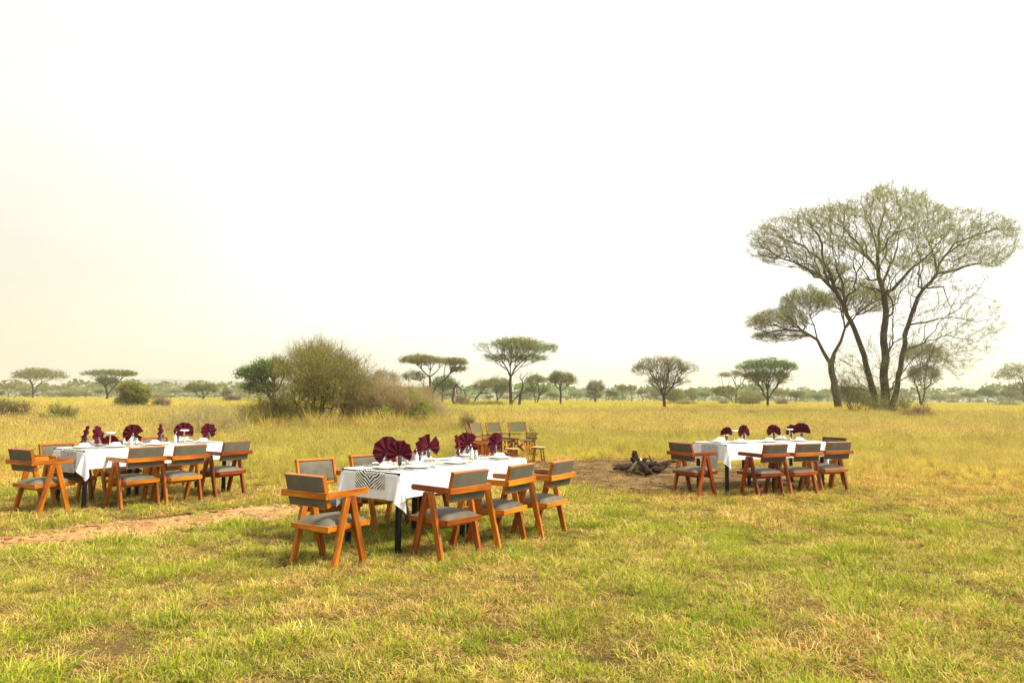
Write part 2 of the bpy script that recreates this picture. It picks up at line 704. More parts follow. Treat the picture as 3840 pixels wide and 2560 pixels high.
HAZE_R, HAZE_TOP = 4200, 95
hz_m, hz_nt, hz_out = new_mat('haze_air')
pv = N(hz_nt, 'VolumePrincipled')
pv.inputs['Color'].default_value = (.75, .75, .68, 1)
pv.inputs['Density'].default_value = .00064
pv.inputs['Anisotropy'].default_value = .2
hz_nt.links.new(pv.outputs[0], hz_out.inputs['Volume'])
hb = MB()
hb.add([(x, y, z) for x in (-HAZE_R, HAZE_R) for y in (-60, HAZE_R) for z in (-1.2, HAZE_TOP)],
       [(0, 1, 3, 2), (4, 6, 7, 5), (0, 4, 5, 1), (2, 3, 7, 6), (0, 2, 6, 4), (1, 5, 7, 3)])
haze = hb.build('haze', hz_m)
tag(haze, 'pale dusty haze hanging over the whole plain', 'haze', kind='stuff')

# ------------------------------------------------------------------ ground, path, bare earth
gx = np.concatenate([-np.geomspace(4100, 30, 16), np.linspace(-26, 26, 27), np.geomspace(30, 4100, 16)])
gy = np.concatenate([[-58, -30, -10], np.linspace(-4, 40, 23), np.geomspace(46, 4100, 22)])
GX, GY = np.meshgrid(gx, gy)
gv = np.stack([GX.ravel(), GY.ravel(), np.zeros(GX.size)], 1)
nx, ny = len(gx), len(gy)
gi = np.arange(nx * ny).reshape(ny, nx)
gq = np.stack([gi[:-1, :-1], gi[:-1, 1:], gi[1:, 1:], gi[1:, :-1]], -1).reshape(-1, 4)
ground = np_obj('ground', gv, gq, mats=[M['ground']])
tag(ground, 'flat savanna ground of thatch and soil under the grass', 'ground', kind='structure')

PATH = [at(px, py)[:2] for px, py in ((-420, 2110), (-150, 2062), (0, 2038), (260, 2010), (514, 1981), (795, 1945), (1029, 1909), (1130, 1895))]
PATH_W = [.50, .50, .50, .50, .50, .50, .40, .12]


def path_dist(x, y):
    """distance to the path's centre line minus its half width (negative inside)."""
    best = np.full(np.shape(x), 1e9)
    for (a, b, wa, wb) in zip(PATH[:-1], PATH[1:], PATH_W[:-1], PATH_W[1:]):
        d = b - a
        t = np.clip(((x - a[0]) * d[0] + (y - a[1]) * d[1]) / (d @ d), 0, 1)
        best = np.minimum(best, np.hypot(x - a[0] - t * d[0], y - a[1] - t * d[1]) - (wa * (1 - t) + wb * t))
    return best


PIT_C = np.array([2.75, 14.9])


def pit_dist(x, y):
    """below 0 inside the trampled earth round the fire."""
    u = (x - PIT_C[0]) / 2.9
    v = (y - PIT_C[1]) / 3.3
    return np.sqrt(u * u + v * v) - 1 + (fbm(x * .9, y * .9, 11) - .5) * .7


def sheet(name, dist, x0, x1, y0, y1, step, mat, zt, label):
    xs, ys = np.arange(x0, x1, step), np.arange(y0, y1, step)
    X, Y = np.meshgrid(xs, ys)
    D = dist(X, Y)
    Z = .004 + zt * np.clip(-D / .25, 0, 1) * (.3 + fbm(X * 3, Y * 3, 5)) + .018 * np.clip(-D / .1, 0, 1) * (fbm(X * 14, Y * 14, 8) - .3).clip(0)
    keep = (D[:-1, :-1] < 0) | (D[1:, :-1] < 0) | (D[:-1, 1:] < 0) | (D[1:, 1:] < 0)
    I = np.arange(X.size).reshape(X.shape)
    q = np.stack([I[:-1, :-1], I[:-1, 1:], I[1:, 1:], I[1:, :-1]], -1)[keep]
    used = np.unique(q)
    rm = np.zeros(X.size, int)
    rm[used] = np.arange(len(used))
    V = np.stack([X.ravel(), Y.ravel(), Z.ravel()], 1)[used]
    o = np_obj(name, V, rm[q], mats=[mat], smooth=True)
    return tag(o, label, name.replace('_', ' '), kind='structure')


sheet('dirt_path', lambda x, y: path_dist(x, y) + (fbm(x * 1.7, y * 1.7, 2) - .5) * .75, -7.5, -1.2, 5.0, 11.0, .05, M['path'], .01,
      'reddish bare dirt path running in from the left past the tables')
sheet('bare_earth', pit_dist, -1.8, 7.2, 10.0, 20.0, .09, M['earth'], .012, 'trampled brown bare earth around the burnt firewood')

# ------------------------------------------------------------------ dining chairs
def pillow(mb, hx, hy, z0, crown, n=14, pw=3.2, y0=0.0):
    """A stuffed cushion top with rolled edges, closed below."""
    V, Fs = [], []
    for j in range(n + 1):
        for i in range(n + 1):
            u, v = -1 + 2 * i / n, -1 + 2 * j / n
            u = math.copysign(abs(u) ** .8, u)
            v = math.copysign(abs(v) ** .8, v)
            h = max(0, (1 - abs(u) ** pw)) ** .6 * max(0, (1 - abs(v) ** pw)) ** .6
            V.append((u * hx, y0 + v * hy, z0 + crown * h))
    for j in range(n):
        for i in range(n):
            a = j * (n + 1) + i
            Fs.append((a, a + 1, a + n + 2, a + n + 1))
    b = len(V)
    V += [(-hx, y0 - hy, z0 - .02), (hx, y0 - hy, z0 - .02), (hx, y0 + hy, z0 - .02), (-hx, y0 + hy, z0 - .02)]
    Fs.append((b + 3, b + 2, b + 1, b))
    mb.add(V, Fs, smooth=True)


def tilt_pts(V, ang, org):
    c, s = math.cos(ang), math.sin(ang)
    out = []
    for x, y, z in V:
        out.append((x, org[0] + c * y - s * z, org[1] + s * y + c * z))
    return out


def make_chair(name, wood):
    root = empty(name)
    # seat frame: four rails mitred flush at the corners
    m = MB()
    m.beam((-.234, -.24, .342), (.234, -.24, .342), .028, .05)
    m.beam((-.234, .24, .342), (.234, .24, .342), .028, .05)
    m.beam((-.220, -.2255, .342), (-.220, .2255, .342), .027, .0485)
    m.beam((.220, -.2255, .342), (.220, .2255, .342), .027, .0485)
    m.build('seat_frame', M[wood], root)
    c = MB()
    pillow(c, .222, .242, .362, .066)
    c.build('seat_cushion', M['fabric'], root)
    for s in (-1, 1):
        for (fy, ay, th, hw) in ((-.205, -.055, .034, .066), (.160, -.005, .038, .068)):
            l = MB()
            l.beam((s * .2555, fy, 0), (s * .2555, ay, .606), th, .056, flat='z', w2=th, h2=hw)
            l.build('leg', M[wood], root)
        a = MB()
        poly = [(-.301, .609), (-.301, .665)]
        poly += [(.165, .668)] + [(.165 + .027 * math.sin(t), .641 + .027 * math.cos(t)) for t in np.linspace(.3, math.pi - .3, 7)] + [(.165, .614)]
        a.extrude_x(poly, s * .2625 - .0165, s * .2625 + .0165, .004)
        a.build('armrest', M[wood], root)
    for y in (-.108, .085):
        t = MB()
        t.beam((-.238, y, .293), (.238, y, .293), .03, .04)
        t.build('stretcher', M[wood], root)
    rb = MB()
    rb.beam((-.279, -.318, .637), (.279, -.318, .637), .032, .056)
    rb.build('rear_rail', M[wood], root)
    # backrest leaning back 14 degrees; local y forward, z up along the panel
    ang, org = R_(14), (-.2995, .637)
    f = MB()
    z0, z1, hw, dp = -.115, .167, .238, .044
    f.beam((-hw, dp / 2, z1 - .0125), (hw, dp / 2, z1 - .0125), dp, .025)
    f.beam((-hw, dp / 2, z0 + .0125), (hw, dp / 2, z0 + .0125), dp, .025)
    f.beam((-hw + .0125, dp / 2 + .001, z0 + .0255), (-hw + .0125, dp / 2 + .001, z1 - .0255), .024, dp, up=(0, 1, 0))
    f.beam((hw - .0125, dp / 2 + .001, z0 + .0255), (hw - .0125, dp / 2 + .001, z1 - .0255), .024, dp, up=(0, 1, 0))
    f.V = tilt_pts(f.V, ang, org)
    fr = f.build('backrest', M[wood], root)
    p = MB()
    pillow(p, hw - .026, (z1 - z0) / 2 - .026, 0, .03, 12, 3.5)
    p.V = [(-x, z + .028, y + (z0 + z1) / 2) for x, y, z in p.V]
    p.V = tilt_pts(p.V, ang, org)
    p.build('back_cushion', M['fabric'], fr)
    q = MB()
    n, mm_ = 14, 8
    V, Fs = [], []
    for j in range(mm_ + 1):
        for i in range(n + 1):
            u, v = -1 + 2 * i / n, -1 + 2 * j / mm_
            e = .003 * (1 - u ** 8) * (1 - v ** 8) + .0015 * math.sin(u * 9 + v * 3) * (1 - v * v)
            V.append((-u * (hw - .006), -.001 - e, (z0 + z1) / 2 + v * ((z1 - z0) / 2 - .008)))
    for j in range(mm_):
        for i in range(n):
            a = j * (n + 1) + i
            Fs.append((a, a + 1, a + n + 2, a + n + 1))
    q.add(V, Fs, smooth=True)
    q.V = tilt_pts(q.V, ang, org)
    q.build('rear_upholstery', M['fabric_dark'], fr)
    return root


PROTO = {}
NEXT_TO = {}


def place_chair(wood, x, y, th, label, group):
    nm = 'dining_chair'
    if wood not in PROTO:
        PROTO[wood] = o = make_chair(nm, wood)
    else:
        o = copy_tree(PROTO[wood])
    o.location = (x, y, 0)
    o.rotation_euler = (0, 0, th)
    tag(o, label, 'chair', group)
    return o


TAB = {'front': (-1.385, 7.192, -.601), 'left': (-5.88, 9.758, -.570), 'right': (3.192, 11.864, -1.125)}
TW, TL, TH = .80, 2.20, .765


def tw(t, x, y, z=0.0):
    ox, oy, th = TAB[t]
    c, s = math.cos(th), math.sin(th)
    return (ox + c * x - s * y, oy + s * x + c * y, z)


G1, G2, G3 = 'armchairs round the front table', 'armchairs round the left table', 'armchairs round the right table'
place_chair('wood_orange', -1.626, 6.689, -.566, 'nearest wooden armchair, its back to us at the zebra runner end of the front table', G1)
place_chair('wood_amber', -.623, 7.06, .88, 'wooden armchair on the near side of the front table, closest to its hanging cloth corner', G1)
place_chair('wood_orange', -.167, 7.665, 1.037, 'wooden armchair in the middle of the near long side of the front table', G1)
place_chair('wood_orange', .291, 8.154, 1.013, 'wooden armchair at the far right end of the near long side of the front table', G1)
place_chair('wood_orange', -1.926, 7.875, -2.313, 'wooden armchair facing us behind the left end of the front table, back cushion fully visible', G1)
x, y, _ = tw('front', -.80, 1.02)
place_chair('wood_orange', x, y, -.601 - 1.60, 'wooden armchair behind the front table, back cushion half hidden by the two biggest napkin fans', G1)
x, y, _ = tw('front', -.78, 1.74)
place_chair('wood_amber', x, y, -.601 - 1.55, 'wooden armchair behind the front table, only a bit of grey back between fans', G1)
place_chair('wood_orange', -6.003, 9.489, -.473, 'leftmost wooden armchair, its back to us at the zebra runner end of the left table', G2)
place_chair('wood_orange', -5.094, 9.922, 1.001, 'wooden armchair on the near side of the left table, next to the hanging cloth corner', G2)
place_chair('wood_orange', -4.699, 10.348, .99, 'wooden armchair in the middle of the near long side of the left table', G2)
place_chair('wood_red', -4.367, 11.113, 1.055, 'reddish wooden armchair at the right end of the left table, seat and back in view', G2)
place_chair('wood_orange', -6.10, 10.15, -2.08, 'wooden armchair facing us behind the left table, beside the zebra runner end', G2)
x, y, _ = tw('left', -.80, 1.12)
place_chair('wood_orange', x, y, -.57 - 1.56, 'wooden armchair behind the left table, only a top rail between gold stand and shakers', G2)
place_chair('wood_orange', -5.606, 11.911, -2.112, 'wooden armchair facing us behind the middle of the left table, grey back above the cloth', G2)
place_chair('wood_red', 2.873, 11.511, -1.001, 'red wooden armchair at the zebra runner end of the right table, beside the burnt logs', G3)
place_chair('wood_red', 3.847, 11.369, .47, 'red wooden armchair on the near side of the right table, by the hanging cloth corner', G3)
place_chair('wood_amber', 4.461, 11.616, .399, 'brown wooden armchair in the middle of the near long side of the right table', G3)
place_chair('wood_amber', 5.161, 12.109, .342, 'brown wooden armchair at the right end of the near long side of the right table', G3)
place_chair('wood_red', 5.487, 12.95, 2.056, 'red wooden armchair at the far end of the right table, peeping over another chair', G3)

# ------------------------------------------------------------------ tables
def make_table(t, y0, y1, label):
    root = empty('banquet_table', tw(t, 0, 0), TAB[t][2])
    tag(root, label, 'table', 'black legged tables under the white cloths')
    m = MB()
    m.beam((0, y0, TH - .0155), (0, y1, TH - .0155), TW - .01, .025)
    m.build('tabletop', M['black_metal'], root)
    for sx in (-1, 1):
        for yy in (y0 + .055, y1 - .055):
            l = MB()
            l.beam((sx * (TW / 2 - .06), yy, 0), (sx * (TW / 2 - .06), yy, TH - .03), .045, .045, up=(0, 1, 0))
            l.build('leg', M['black_metal'], root)
    return root


for t, nm in (('front', 'front'), ('left', 'left'), ('right', 'right')):
    make_table(t, .004, TL / 2 - .004, f'black legged table under the zebra runner half of the {nm} white cloth')
    make_table(t, TL / 2 + .004, TL - .004, f'black legged table under the far half of the {nm} white cloth')


def sim_cloth(drop, res=.0235):
    """A sheet pinned along the table edges whose overhang falls under gravity (position based)."""
    nx = int(round((TW + 2 * drop) / res))
    ny = int(round((TL + 2 * drop) / res))
    xs = np.linspace(-TW / 2 - drop, TW / 2 + drop, nx + 1)
    ys = np.linspace(-drop, TL + drop, ny + 1)
    X, Y = np.meshgrid(xs, ys)
    P = np.stack([X, Y, np.full(X.shape, TH + .003)], -1)
    out = (abs(X) > TW / 2 + 1e-4) | (Y < -1e-4) | (Y > TL + 1e-4)
    free = out.astype(float)
    r2 = np.random.default_rng(5)
    ex = np.maximum(abs(X) - TW / 2, 0)
    ey = np.maximum(np.maximum(-Y, Y - TL), 0)
    P[..., 2] -= .5 * np.hypot(ex, ey) * out
    P[..., 2] += r2.normal(0, .002, X.shape) * out
    Vv = np.zeros_like(P)
    hx, hy = xs[1] - xs[0], ys[1] - ys[0]
    cons = []
    for (dy, dx, k) in ((0, 1, 1.), (1, 0, 1.), (1, 1, .55), (1, -1, .55), (0, 2, .25), (2, 0, .25)):
        rest = math.hypot(dx * hx, dy * hy)
        for par in range(4 if max(abs(dx), dy) == 2 else 2):
            cons.append((dy, dx, rest, k, par))
    H, W = X.shape

    def sl(dy, dx):
        ya, yb = slice(0, H - dy), slice(dy, H)
        if dx >= 0:
            return (ya, slice(0, W - dx)), (yb, slice(dx, W))
        return (ya, slice(-dx, W)), (yb, slice(0, W + dx))
    masks = []
    for (dy, dx, rest, k, par) in cons:
        a, b = sl(dy, dx)
        idx = np.indices(X[a].shape)
        key = idx[0] if dy else idx[1]
        stepn = 2 if max(abs(dx), dy) < 2 else 4
        mk = (key % stepn) == par
        wa, wb = free[a], free[b]
        ws = wa + wb
        mk = mk & (ws > 0)
        ws = np.where(ws > 0, ws, 1)
        masks.append((a, b, rest, (wa / ws * k * mk)[..., None], (wb / ws * k * mk)[..., None]))
    dt = .016
    for it in range(170):
        Vv[..., 2] -= 9.8 * dt * free
        Vv *= .965
        Q = P + Vv * dt
        for _ in range(6):
            for a, b, rest, fa, fb in masks:
                d = Q[b] - Q[a]
                ln = np.sqrt((d * d).sum(-1, keepdims=True)) + 1e-9
                c = d * ((ln - rest) / ln)
                Q[a] += c * fa
                Q[b] -= c * fb
        # keep it outside the table body
        ins = (abs(Q[..., 0]) < TW / 2 + .004) & (Q[..., 1] > -.004) & (Q[..., 1] < TL + .004) & (Q[..., 2] < TH) & out
        dxo = TW / 2 + .004 - abs(Q[..., 0])
        dy0, dy1 = Q[..., 1] + .004, TL + .004 - Q[..., 1]
        mn = np.minimum(dxo, np.minimum(dy0, dy1))
        Q[..., 0] = np.where(ins & (mn == dxo), np.sign(Q[..., 0]) * (TW / 2 + .004), Q[..., 0])
        Q[..., 1] = np.where(ins & (mn == dy0) & (mn != dxo), -.004, np.where(ins & (mn == dy1) & (mn != dxo), TL + .004, Q[..., 1]))
        Vv = (Q - P) / dt * free[..., None]
        P = Q
    I = np.arange(P.shape[0] * P.shape[1]).reshape(H, W)
    q = np.stack([I[:-1, :-1], I[:-1, 1:], I[1:, 1:], I[1:, :-1]], -1).reshape(-1, 4)
    return P, q


clothP, clothQ = sim_cloth(.235)
for t, nm in (('front', 'front table, its near corner hanging beside a black leg'), ('left', 'left table among orange chairs'), ('right', 'right table near the fire place')):
    P = clothP.copy()
    if t == 'left':
        P[..., 0] *= -1
        qq = clothQ[:, ::-1]
    else:
        qq = clothQ
    o = np_obj('tablecloth', P.reshape(-1, 3), qq, mats=[M['cloth']], smooth=True)
    md = o.modifiers.new('smooth', 'SUBSURF')
    md.levels = md.render_levels = 1
    o.location = tw(t, 0, 0)
    o.rotation_euler = (0, 0, TAB[t][2])
    tag(o, 'long white tablecloth over the ' + nm, 'tablecloth', 'white tablecloths')

# zebra runners: along the top and down over the near end
def cloth_edge_profile():
    """the cloth's own end profile along x = 0 (y, z) outward from the edge"""
    mid = clothP.shape[1] // 2
    col = clothP[:, mid]
    k = np.argmax(col[:, 1] > -1e-4)
    k = [i for i in range(len(col)) if col[i, 1] > .02][0]
    return col[:k + 1][::-1]


prof_end = cloth_edge_profile()
RW = .39


def make_runner(t, drop, label):
    pts = [(TL - .02, TH + .007)] + [(y, TH + .007) for y in np.linspace(TL - .06, .03, 24)]
    # follow the cloth over the edge, a few millimetres proud of it
    acc = 0
    last = None
    for p in prof_end:
        y, z = p[1], p[2]
        if y > .02: continue
        if last is not None:
            acc += math.hypot(y - last[0], z - last[1])
        last = (y, z)
        if acc > drop: break
        pts.append((min(y, .012) - .007, z + .004 if z > TH - .01 else z))
    while acc < drop:
        y, z = pts[-1]
        pts.append((y - .001, z - .02))
        acc += .02
    s = 0
    V, uv = [], []
    n = 14
    for k, (y, z) in enumerate(pts):
        if k:
            s += math.hypot(y - pts[k - 1][0], z - pts[k - 1][1])
        for i in range(n + 1):
            u = -RW / 2 + RW * i / n
            w = .003 * math.sin(u * 24 + s * 5) if y < 0 else .0
            V.append((u + .02, y + (-abs(w) if y < 0 else 0), z))
            uv.append((u, s, 0))
    V, uv = np.array(V), np.array(uv)
    I = np.arange(len(V)).reshape(len(pts), n + 1)
    q = np.stack([I[:-1, :-1], I[1:, :-1], I[1:, 1:], I[:-1, 1:]], -1).reshape(-1, 4)
    o = np_obj('table_runner', V, q, mats=[M['zebra']], vec={'uvm': uv}, smooth=True)
    o.location = tw(t, 0, 0)
    o.rotation_euler = (0, 0, TAB[t][2])
    tag(o, label, 'table runner', 'zebra print table runners')


make_runner('front', .165, 'short black and white zebra print runner hanging over the end of the front table')
make_runner('left', .27, 'zebra print runner hanging down the end of the left table behind an armrest')
make_runner('right', .36, 'long zebra print runner hanging to the chair seat at the end of the right table')

# ------------------------------------------------------------------ tableware
def lathe_obj(name, prof, mat, n=24, parent=None):
    m = MB()
    m.lathe(prof, n)
    return m.build(name, mat, parent)


PLATE = [(.0, .004), (.055, .004), (.075, .007), (.118, .014), (.128, .0175), (.129, .0155), (.118, .011), (.07, .0), (.0, 0)]
BOWL = [(.074, .001), (.0765, .004), (.074, .012), (.068, .032), (.052, .05), (.043, .054), (.042, .058), (.038, .058), (.037, .055), (.0, .055)]
proto_small = {}


def once(key, fn):
    if key not in proto_small:
        proto_small[key] = fn()
        return proto_small[key]
    return copy_tree(proto_small[key])


def on_table(o, t, x, y, z, rz=0.0):
    o.location = tw(t, x, y, z)
    o.rotation_euler = (0, 0, TAB[t][2] + rz)
    return o


ZT = TH + .0105


def mk_plate():
    return lathe_obj('plate', PLATE, M['china'], 28)


def mk_bowl():
    return lathe_obj('soup_bowl', BOWL, M['china'], 24)


def mk_mat():
    m = MB()
    m.beam((-.19, 0, 0), (.19, 0, 0), .27, .003, ch=.001)
    return m.build('placemat', M['mat_grey'])


def mk_fork():
    m = MB()
    m.beam((0, -.095, .002), (0, .045, .003), .007, .003, ch=.0008, w2=.006)
    m.beam((0, .045, .0032), (0, .065, .0045), .008, .002, ch=.0005, w2=.022)
    for x in (-.0085, -.0028, .0028, .0085):
        m.beam((x, .065, .0045), (x, .1, .006), .0032, .002, ch=.0004)
    return m.build('fork', M['steel'])


def mk_knife():
    m = MB()
    m.beam((0, -.11, .002), (0, -.01, .002), .011, .004, ch=.001)
    m.beam((0, -.01, .002), (0, .105, .002), .016, .0018, ch=.0004, w2=.006)
    return m.build('knife', M['steel'])


def mk_spoon():
    m = MB()
    m.beam((0, -.09, .002), (0, .05, .003), .008, .003, ch=.0008, w2=.006)
    V, Fs = [], []
    n = 10
    for k, (r, z) in enumerate(((1, .005), (.6, .002), (.02, .001))):
        for i in range(n):
            a = 2 * math.pi * i / n
            V.append((.019 * r * math.cos(a), .073 + .027 * r * math.sin(a), z))
    for k in range(2):
        for i in range(n):
            j = (i + 1) % n
            Fs.append((k * n + i, k * n + j, (k + 1) * n + j, (k + 1) * n + i))
    m.add(V, Fs, smooth=True)
    return m.build('spoon', M['steel'])


# settings: (table, x, y, facing, where)
SET = []
for t, ys_r, ys_l, tl in (('front', (.41, 1.03, 1.84), (.46, 1.11, 1.84), 'front'), ('left', (.49, 1.05, 1.82), (.44, 1.03, 1.84), 'left'), ('right', (.43, 1.04, 1.73), (.46, 1.84), 'right')):
    SET.append((t, .06, .17, 0, f'at the runner end of the {tl} table'))
    for y, w in zip(ys_r, ('at the hanging near corner of', 'half along the near edge of', 'at the right near corner of')):
        SET.append((t, .25, y, math.pi / 2, f'{w} the {tl} table'))
    for y, w in zip(ys_l, ('behind the first fan on', 'half along the far edge of', 'at the far corner of')):
        SET.append((t, -.25, y, -math.pi / 2, f'{w} the {tl} table'))
for t, x, y, rz, w in SET:
    tag(on_table(once('mat', mk_mat), t, x, y, ZT + .0, rz), f'grey placemat {w}', 'placemat', 'grey placemats')
    tag(on_table(once('plate', mk_plate), t, x, y, ZT + .0025, 0), f'white dinner plate {w}', 'plate', 'white dinner plates')
    tag(on_table(once('bowl', mk_bowl), t, x, y, ZT + .0085, 0), f'upturned white bowl on the plate {w}', 'bowl', 'upturned white bowls')
    c, s = math.cos(rz), math.sin(rz)
    for kind, fn, dx in (('fork', mk_fork, -.155), ('knife', mk_knife, .15), ('spoon', mk_spoon, .18)):
        xx, yy = x + c * dx, y + s * dx
        tag(on_table(once(kind, fn), t, xx, yy, ZT + .003, rz + random.uniform(-.12, .12)), f'steel {kind} beside the plate {w}', kind, f'steel {kind}s')

GLASS = [(.0, .0), (.022, .0), (.024, .002), (.031, .135), (.0295, .135), (.0225, .008), (.0, .008)]


def mk_fan(span, R, pleats, notch, seed):
    """Pleated round fan of cloth standing in a glass; local y is its thickness, z up from the glass rim."""
    rr = random.Random(seed)
    n = pleats * 2
    rads = [.006, .35, .7, 1.0]
    V, Fs = [], []
    a0 = -span / 2
    for i in range(n + 1):
        a = a0 + span * i / n
        ri = R * (1 - .22 * (abs(a) / math.pi) ** 1.5) * (1 + rr.uniform(-.04, .04))
        sgn = 1 if i % 2 else -1
        if notch is not None and abs(i - notch) < 1:
            ri *= .42
        amp = rr.uniform(.8, 1.2)
        lean = .02 * math.sin(a * 1.3 + seed * 1.7)
        for k, q in enumerate(rads):
            r = ri * q if k else .006
            # folded edge alternates near and far
            y = sgn * (.004 + .011 * q) * amp + lean * q
            aa = a + sgn * .02 * q
            V.append((math.sin(aa) * r, y, .012 + math.cos(aa) * r))
    m = len(rads)
    for i in range(n):
        for k in range(m - 1):
            Fs.append((i * m + k, (i + 1) * m + k, (i + 1) * m + k + 1, i * m + k + 1))
    mb = MB()
    mb.add(V, Fs)
    # the gathered tail tucked down into the glass
    T = []
    for (z, w, d) in ((.02, .014, .012), (-.02, .02, .013), (-.075, .018, .012), (-.10, .006, .006)):
        T.append([(w * math.cos(t_) * (1 + .25 * math.cos(3 * t_)), d * math.sin(t_), z) for t_ in [2 * math.pi * i / 12 for i in range(12)]])
    mb.loft(T)
    return mb.build('napkin_fan', M['napkin'])


def line_for_col(t, x, px):
    """how far along the table (local y at local x) the pixel column px lies"""
    lo, hi = -.1, TL + .3
    for _ in range(40):
        mid = (lo + hi) / 2
        if proj(tw(t, x, mid, TH))[0] < px: lo = mid
        else: hi = mid
    return lo


# (table, local x, pixel column, yaw of the fan against the camera, span degrees, radius, notch, in glass, words)
FANS = [
    ('front', -.15, 1450, .15, 305, .168, 14, 1, 'biggest burgundy napkin fan, split at the top, at the left of the front table'),
    ('front', .20, 1497, -.2, 240, .148, None, 1, 'burgundy napkin fan in front of the biggest fan on the front table'),
    ('front', -.02, 1577, 1.22, 290, .15, None, 1, 'narrow sideways burgundy napkin fan in the middle of the front table'),
    ('front', -.19, 1607, .5, 260, .165, 9, 1, 'half turned burgundy napkin fan behind the narrow one on the front table'),
    ('front', -.02, 1717, 1.25, 280, .15, None, 1, 'narrow burgundy napkin fan left of the shakers on the front table'),
    ('front', -.2, 1752, .35, 280, .16, 12, 1, 'burgundy napkin fan behind the pepper mill on the front table'),
    ('front', .0, 1868, 1.0, 300, .155, None, 1, 'burgundy napkin fan alone at the far end of the front table'),
    ('left', -.27, 318, 1.2, 300, .155, None, 1, 'leftmost narrow burgundy napkin fan on the left table'),
    ('left', -.05, 366, 1.0, 300, .16, None, 1, 'second narrow burgundy napkin fan from the left on the left table'),
    ('left', -.2, 413, .2, 190, .125, None, 0, 'low burgundy napkin fan lying behind the gold stand on the left table'),
    ('left', -.18, 497, .0, 290, .155, 13, 1, 'wide burgundy napkin fan behind the shakers on the left table'),
    ('left', -.22, 601, 1.15, 300, .15, None, 1, 'narrow burgundy napkin fan in the middle of the left table'),
    ('left', -.25, 688, -.1, 320, .165, 15, 1, 'round burgundy napkin fan behind the white stand on the left table'),
    ('left', -.02, 792, .7, 300, .145, None, 1, 'small burgundy napkin fan at the right end of the left table'),
    ('right', .05, 2725, .45, 210, .12, None, 1, 'small lopsided burgundy napkin fan at the left end of the right table'),
    ('right', -.18, 2790, .55, 270, .135, None, 1, 'burgundy napkin fan right of the gold stand on the right table'),
    ('right', -.12, 2902, .2, 250, .135, None, 1, 'arched burgundy napkin fan alone in the middle of the right table'),
    ('right', -.2, 2968, .8, 250, .13, None, 1, 'burgundy napkin fan behind the stand at the far end of the right table'),
    ('right', .02, 3006, .0, 200, .17, None, 1, 'widest burgundy napkin fan at the right end of the right table'),
]
for k, (t, x, px, yaw, span, Rr, notch, ing, w) in enumerate(FANS):
    y = min(max(line_for_col(t, x, px), .1), TL - .1)
    loc = tw(t, x, y, ZT)
    view = math.atan2(-loc[0], loc[1])
    if ing:
        g = once('glass', lambda: lathe_obj('drinking_glass', GLASS, M['glass'], 20))
        g.location = loc
        tag(g, 'clear glass holding the ' + w.replace('burgundy napkin fan', 'fan', 1).replace(', split at the top,', ''), 'glass', 'glasses holding napkin fans')
    f = mk_fan(R_(span), Rr * .95, 8, notch, k)
    f.location = (loc[0], loc[1], ZT + (.128 if ing else .012))
    f.rotation_euler = (R_(random.uniform(-5, 5)), 0 if ing else R_(4), view + yaw)
    tag(f, w, 'napkin', 'burgundy napkin fans')

STAND = [(0, 0), (.045, 0), (.046, .006), (.03, .012), (.014, .02), (.0115, .06), (.0105, .165), (.014, .172), (0, .172)]
DISH = [(0, .172), (.058, .173), (.062, .176), (.062, .192), (.055, .193), (.05, .191), (0, .191)]


def mk_stand():
    r = empty('candle_stand')
    lathe_obj('stem', STAND, M['gold'], 24, r)
    lathe_obj('dish', DISH, M['white_paint'], 28, r)
    return r


for t, x, y, px, w in (('left', 0, .55, 411, 'gold stemmed white topped stand in front of the low napkin fan on the left table'),
                       ('left', .05, 1.63, 690, 'pale stemmed white topped stand in front of the round napkin fan on the left table'),
                       ('right', .03, .5, 2754, 'gold stemmed white topped stand between two napkin fans on the right table'),
                       ('right', -.1, 1.93, 2962, 'gold stemmed white topped stand at the far end of the right table')):
    y = line_for_col(t, x, px)
    tag(on_table(once('stand', mk_stand), t, x, y, ZT), w, 'candle stand', 'white topped candle stands')


def mk_mill():
    r = empty('pepper_mill')
    lathe_obj('body', [(0, 0), (.021, 0), (.021, .03), (.0195, .034), (.0195, .075), (.021, .08), (.021, .10), (0, .10)], M['white_paint'], 18, r)
    lathe_obj('cap', [(0, .1005), (.018, .1005), (.014, .112), (.006, .116), (.006, .121), (.009, .128), (.006, .135), (0, .137)], M['steel'], 18, r)
    return r


def mk_shaker():
    r = empty('salt_shaker')
    lathe_obj('body', [(0, 0), (.02, 0), (.0205, .002), (.0205, .078), (0, .078)], M['steel'], 18, r)
    lathe_obj('lid', [(0, .0785), (.02, .0785), (.0195, .094), (.015, .099), (0, .10)], M['steel'], 18, r)
    return r


def mk_oil():
    r = empty('oil_bottle')
    lathe_obj('body', [(0, 0), (.016, 0), (.017, .003), (.017, .08), (.008, .1), (.007, .145), (.0085, .147), (0, .147)], M['glass'], 16, r)
    lathe_obj('stopper', [(0, .1475), (.007, .1475), (.009, .158), (0, .165)], M['steel'], 12, r)
    return r


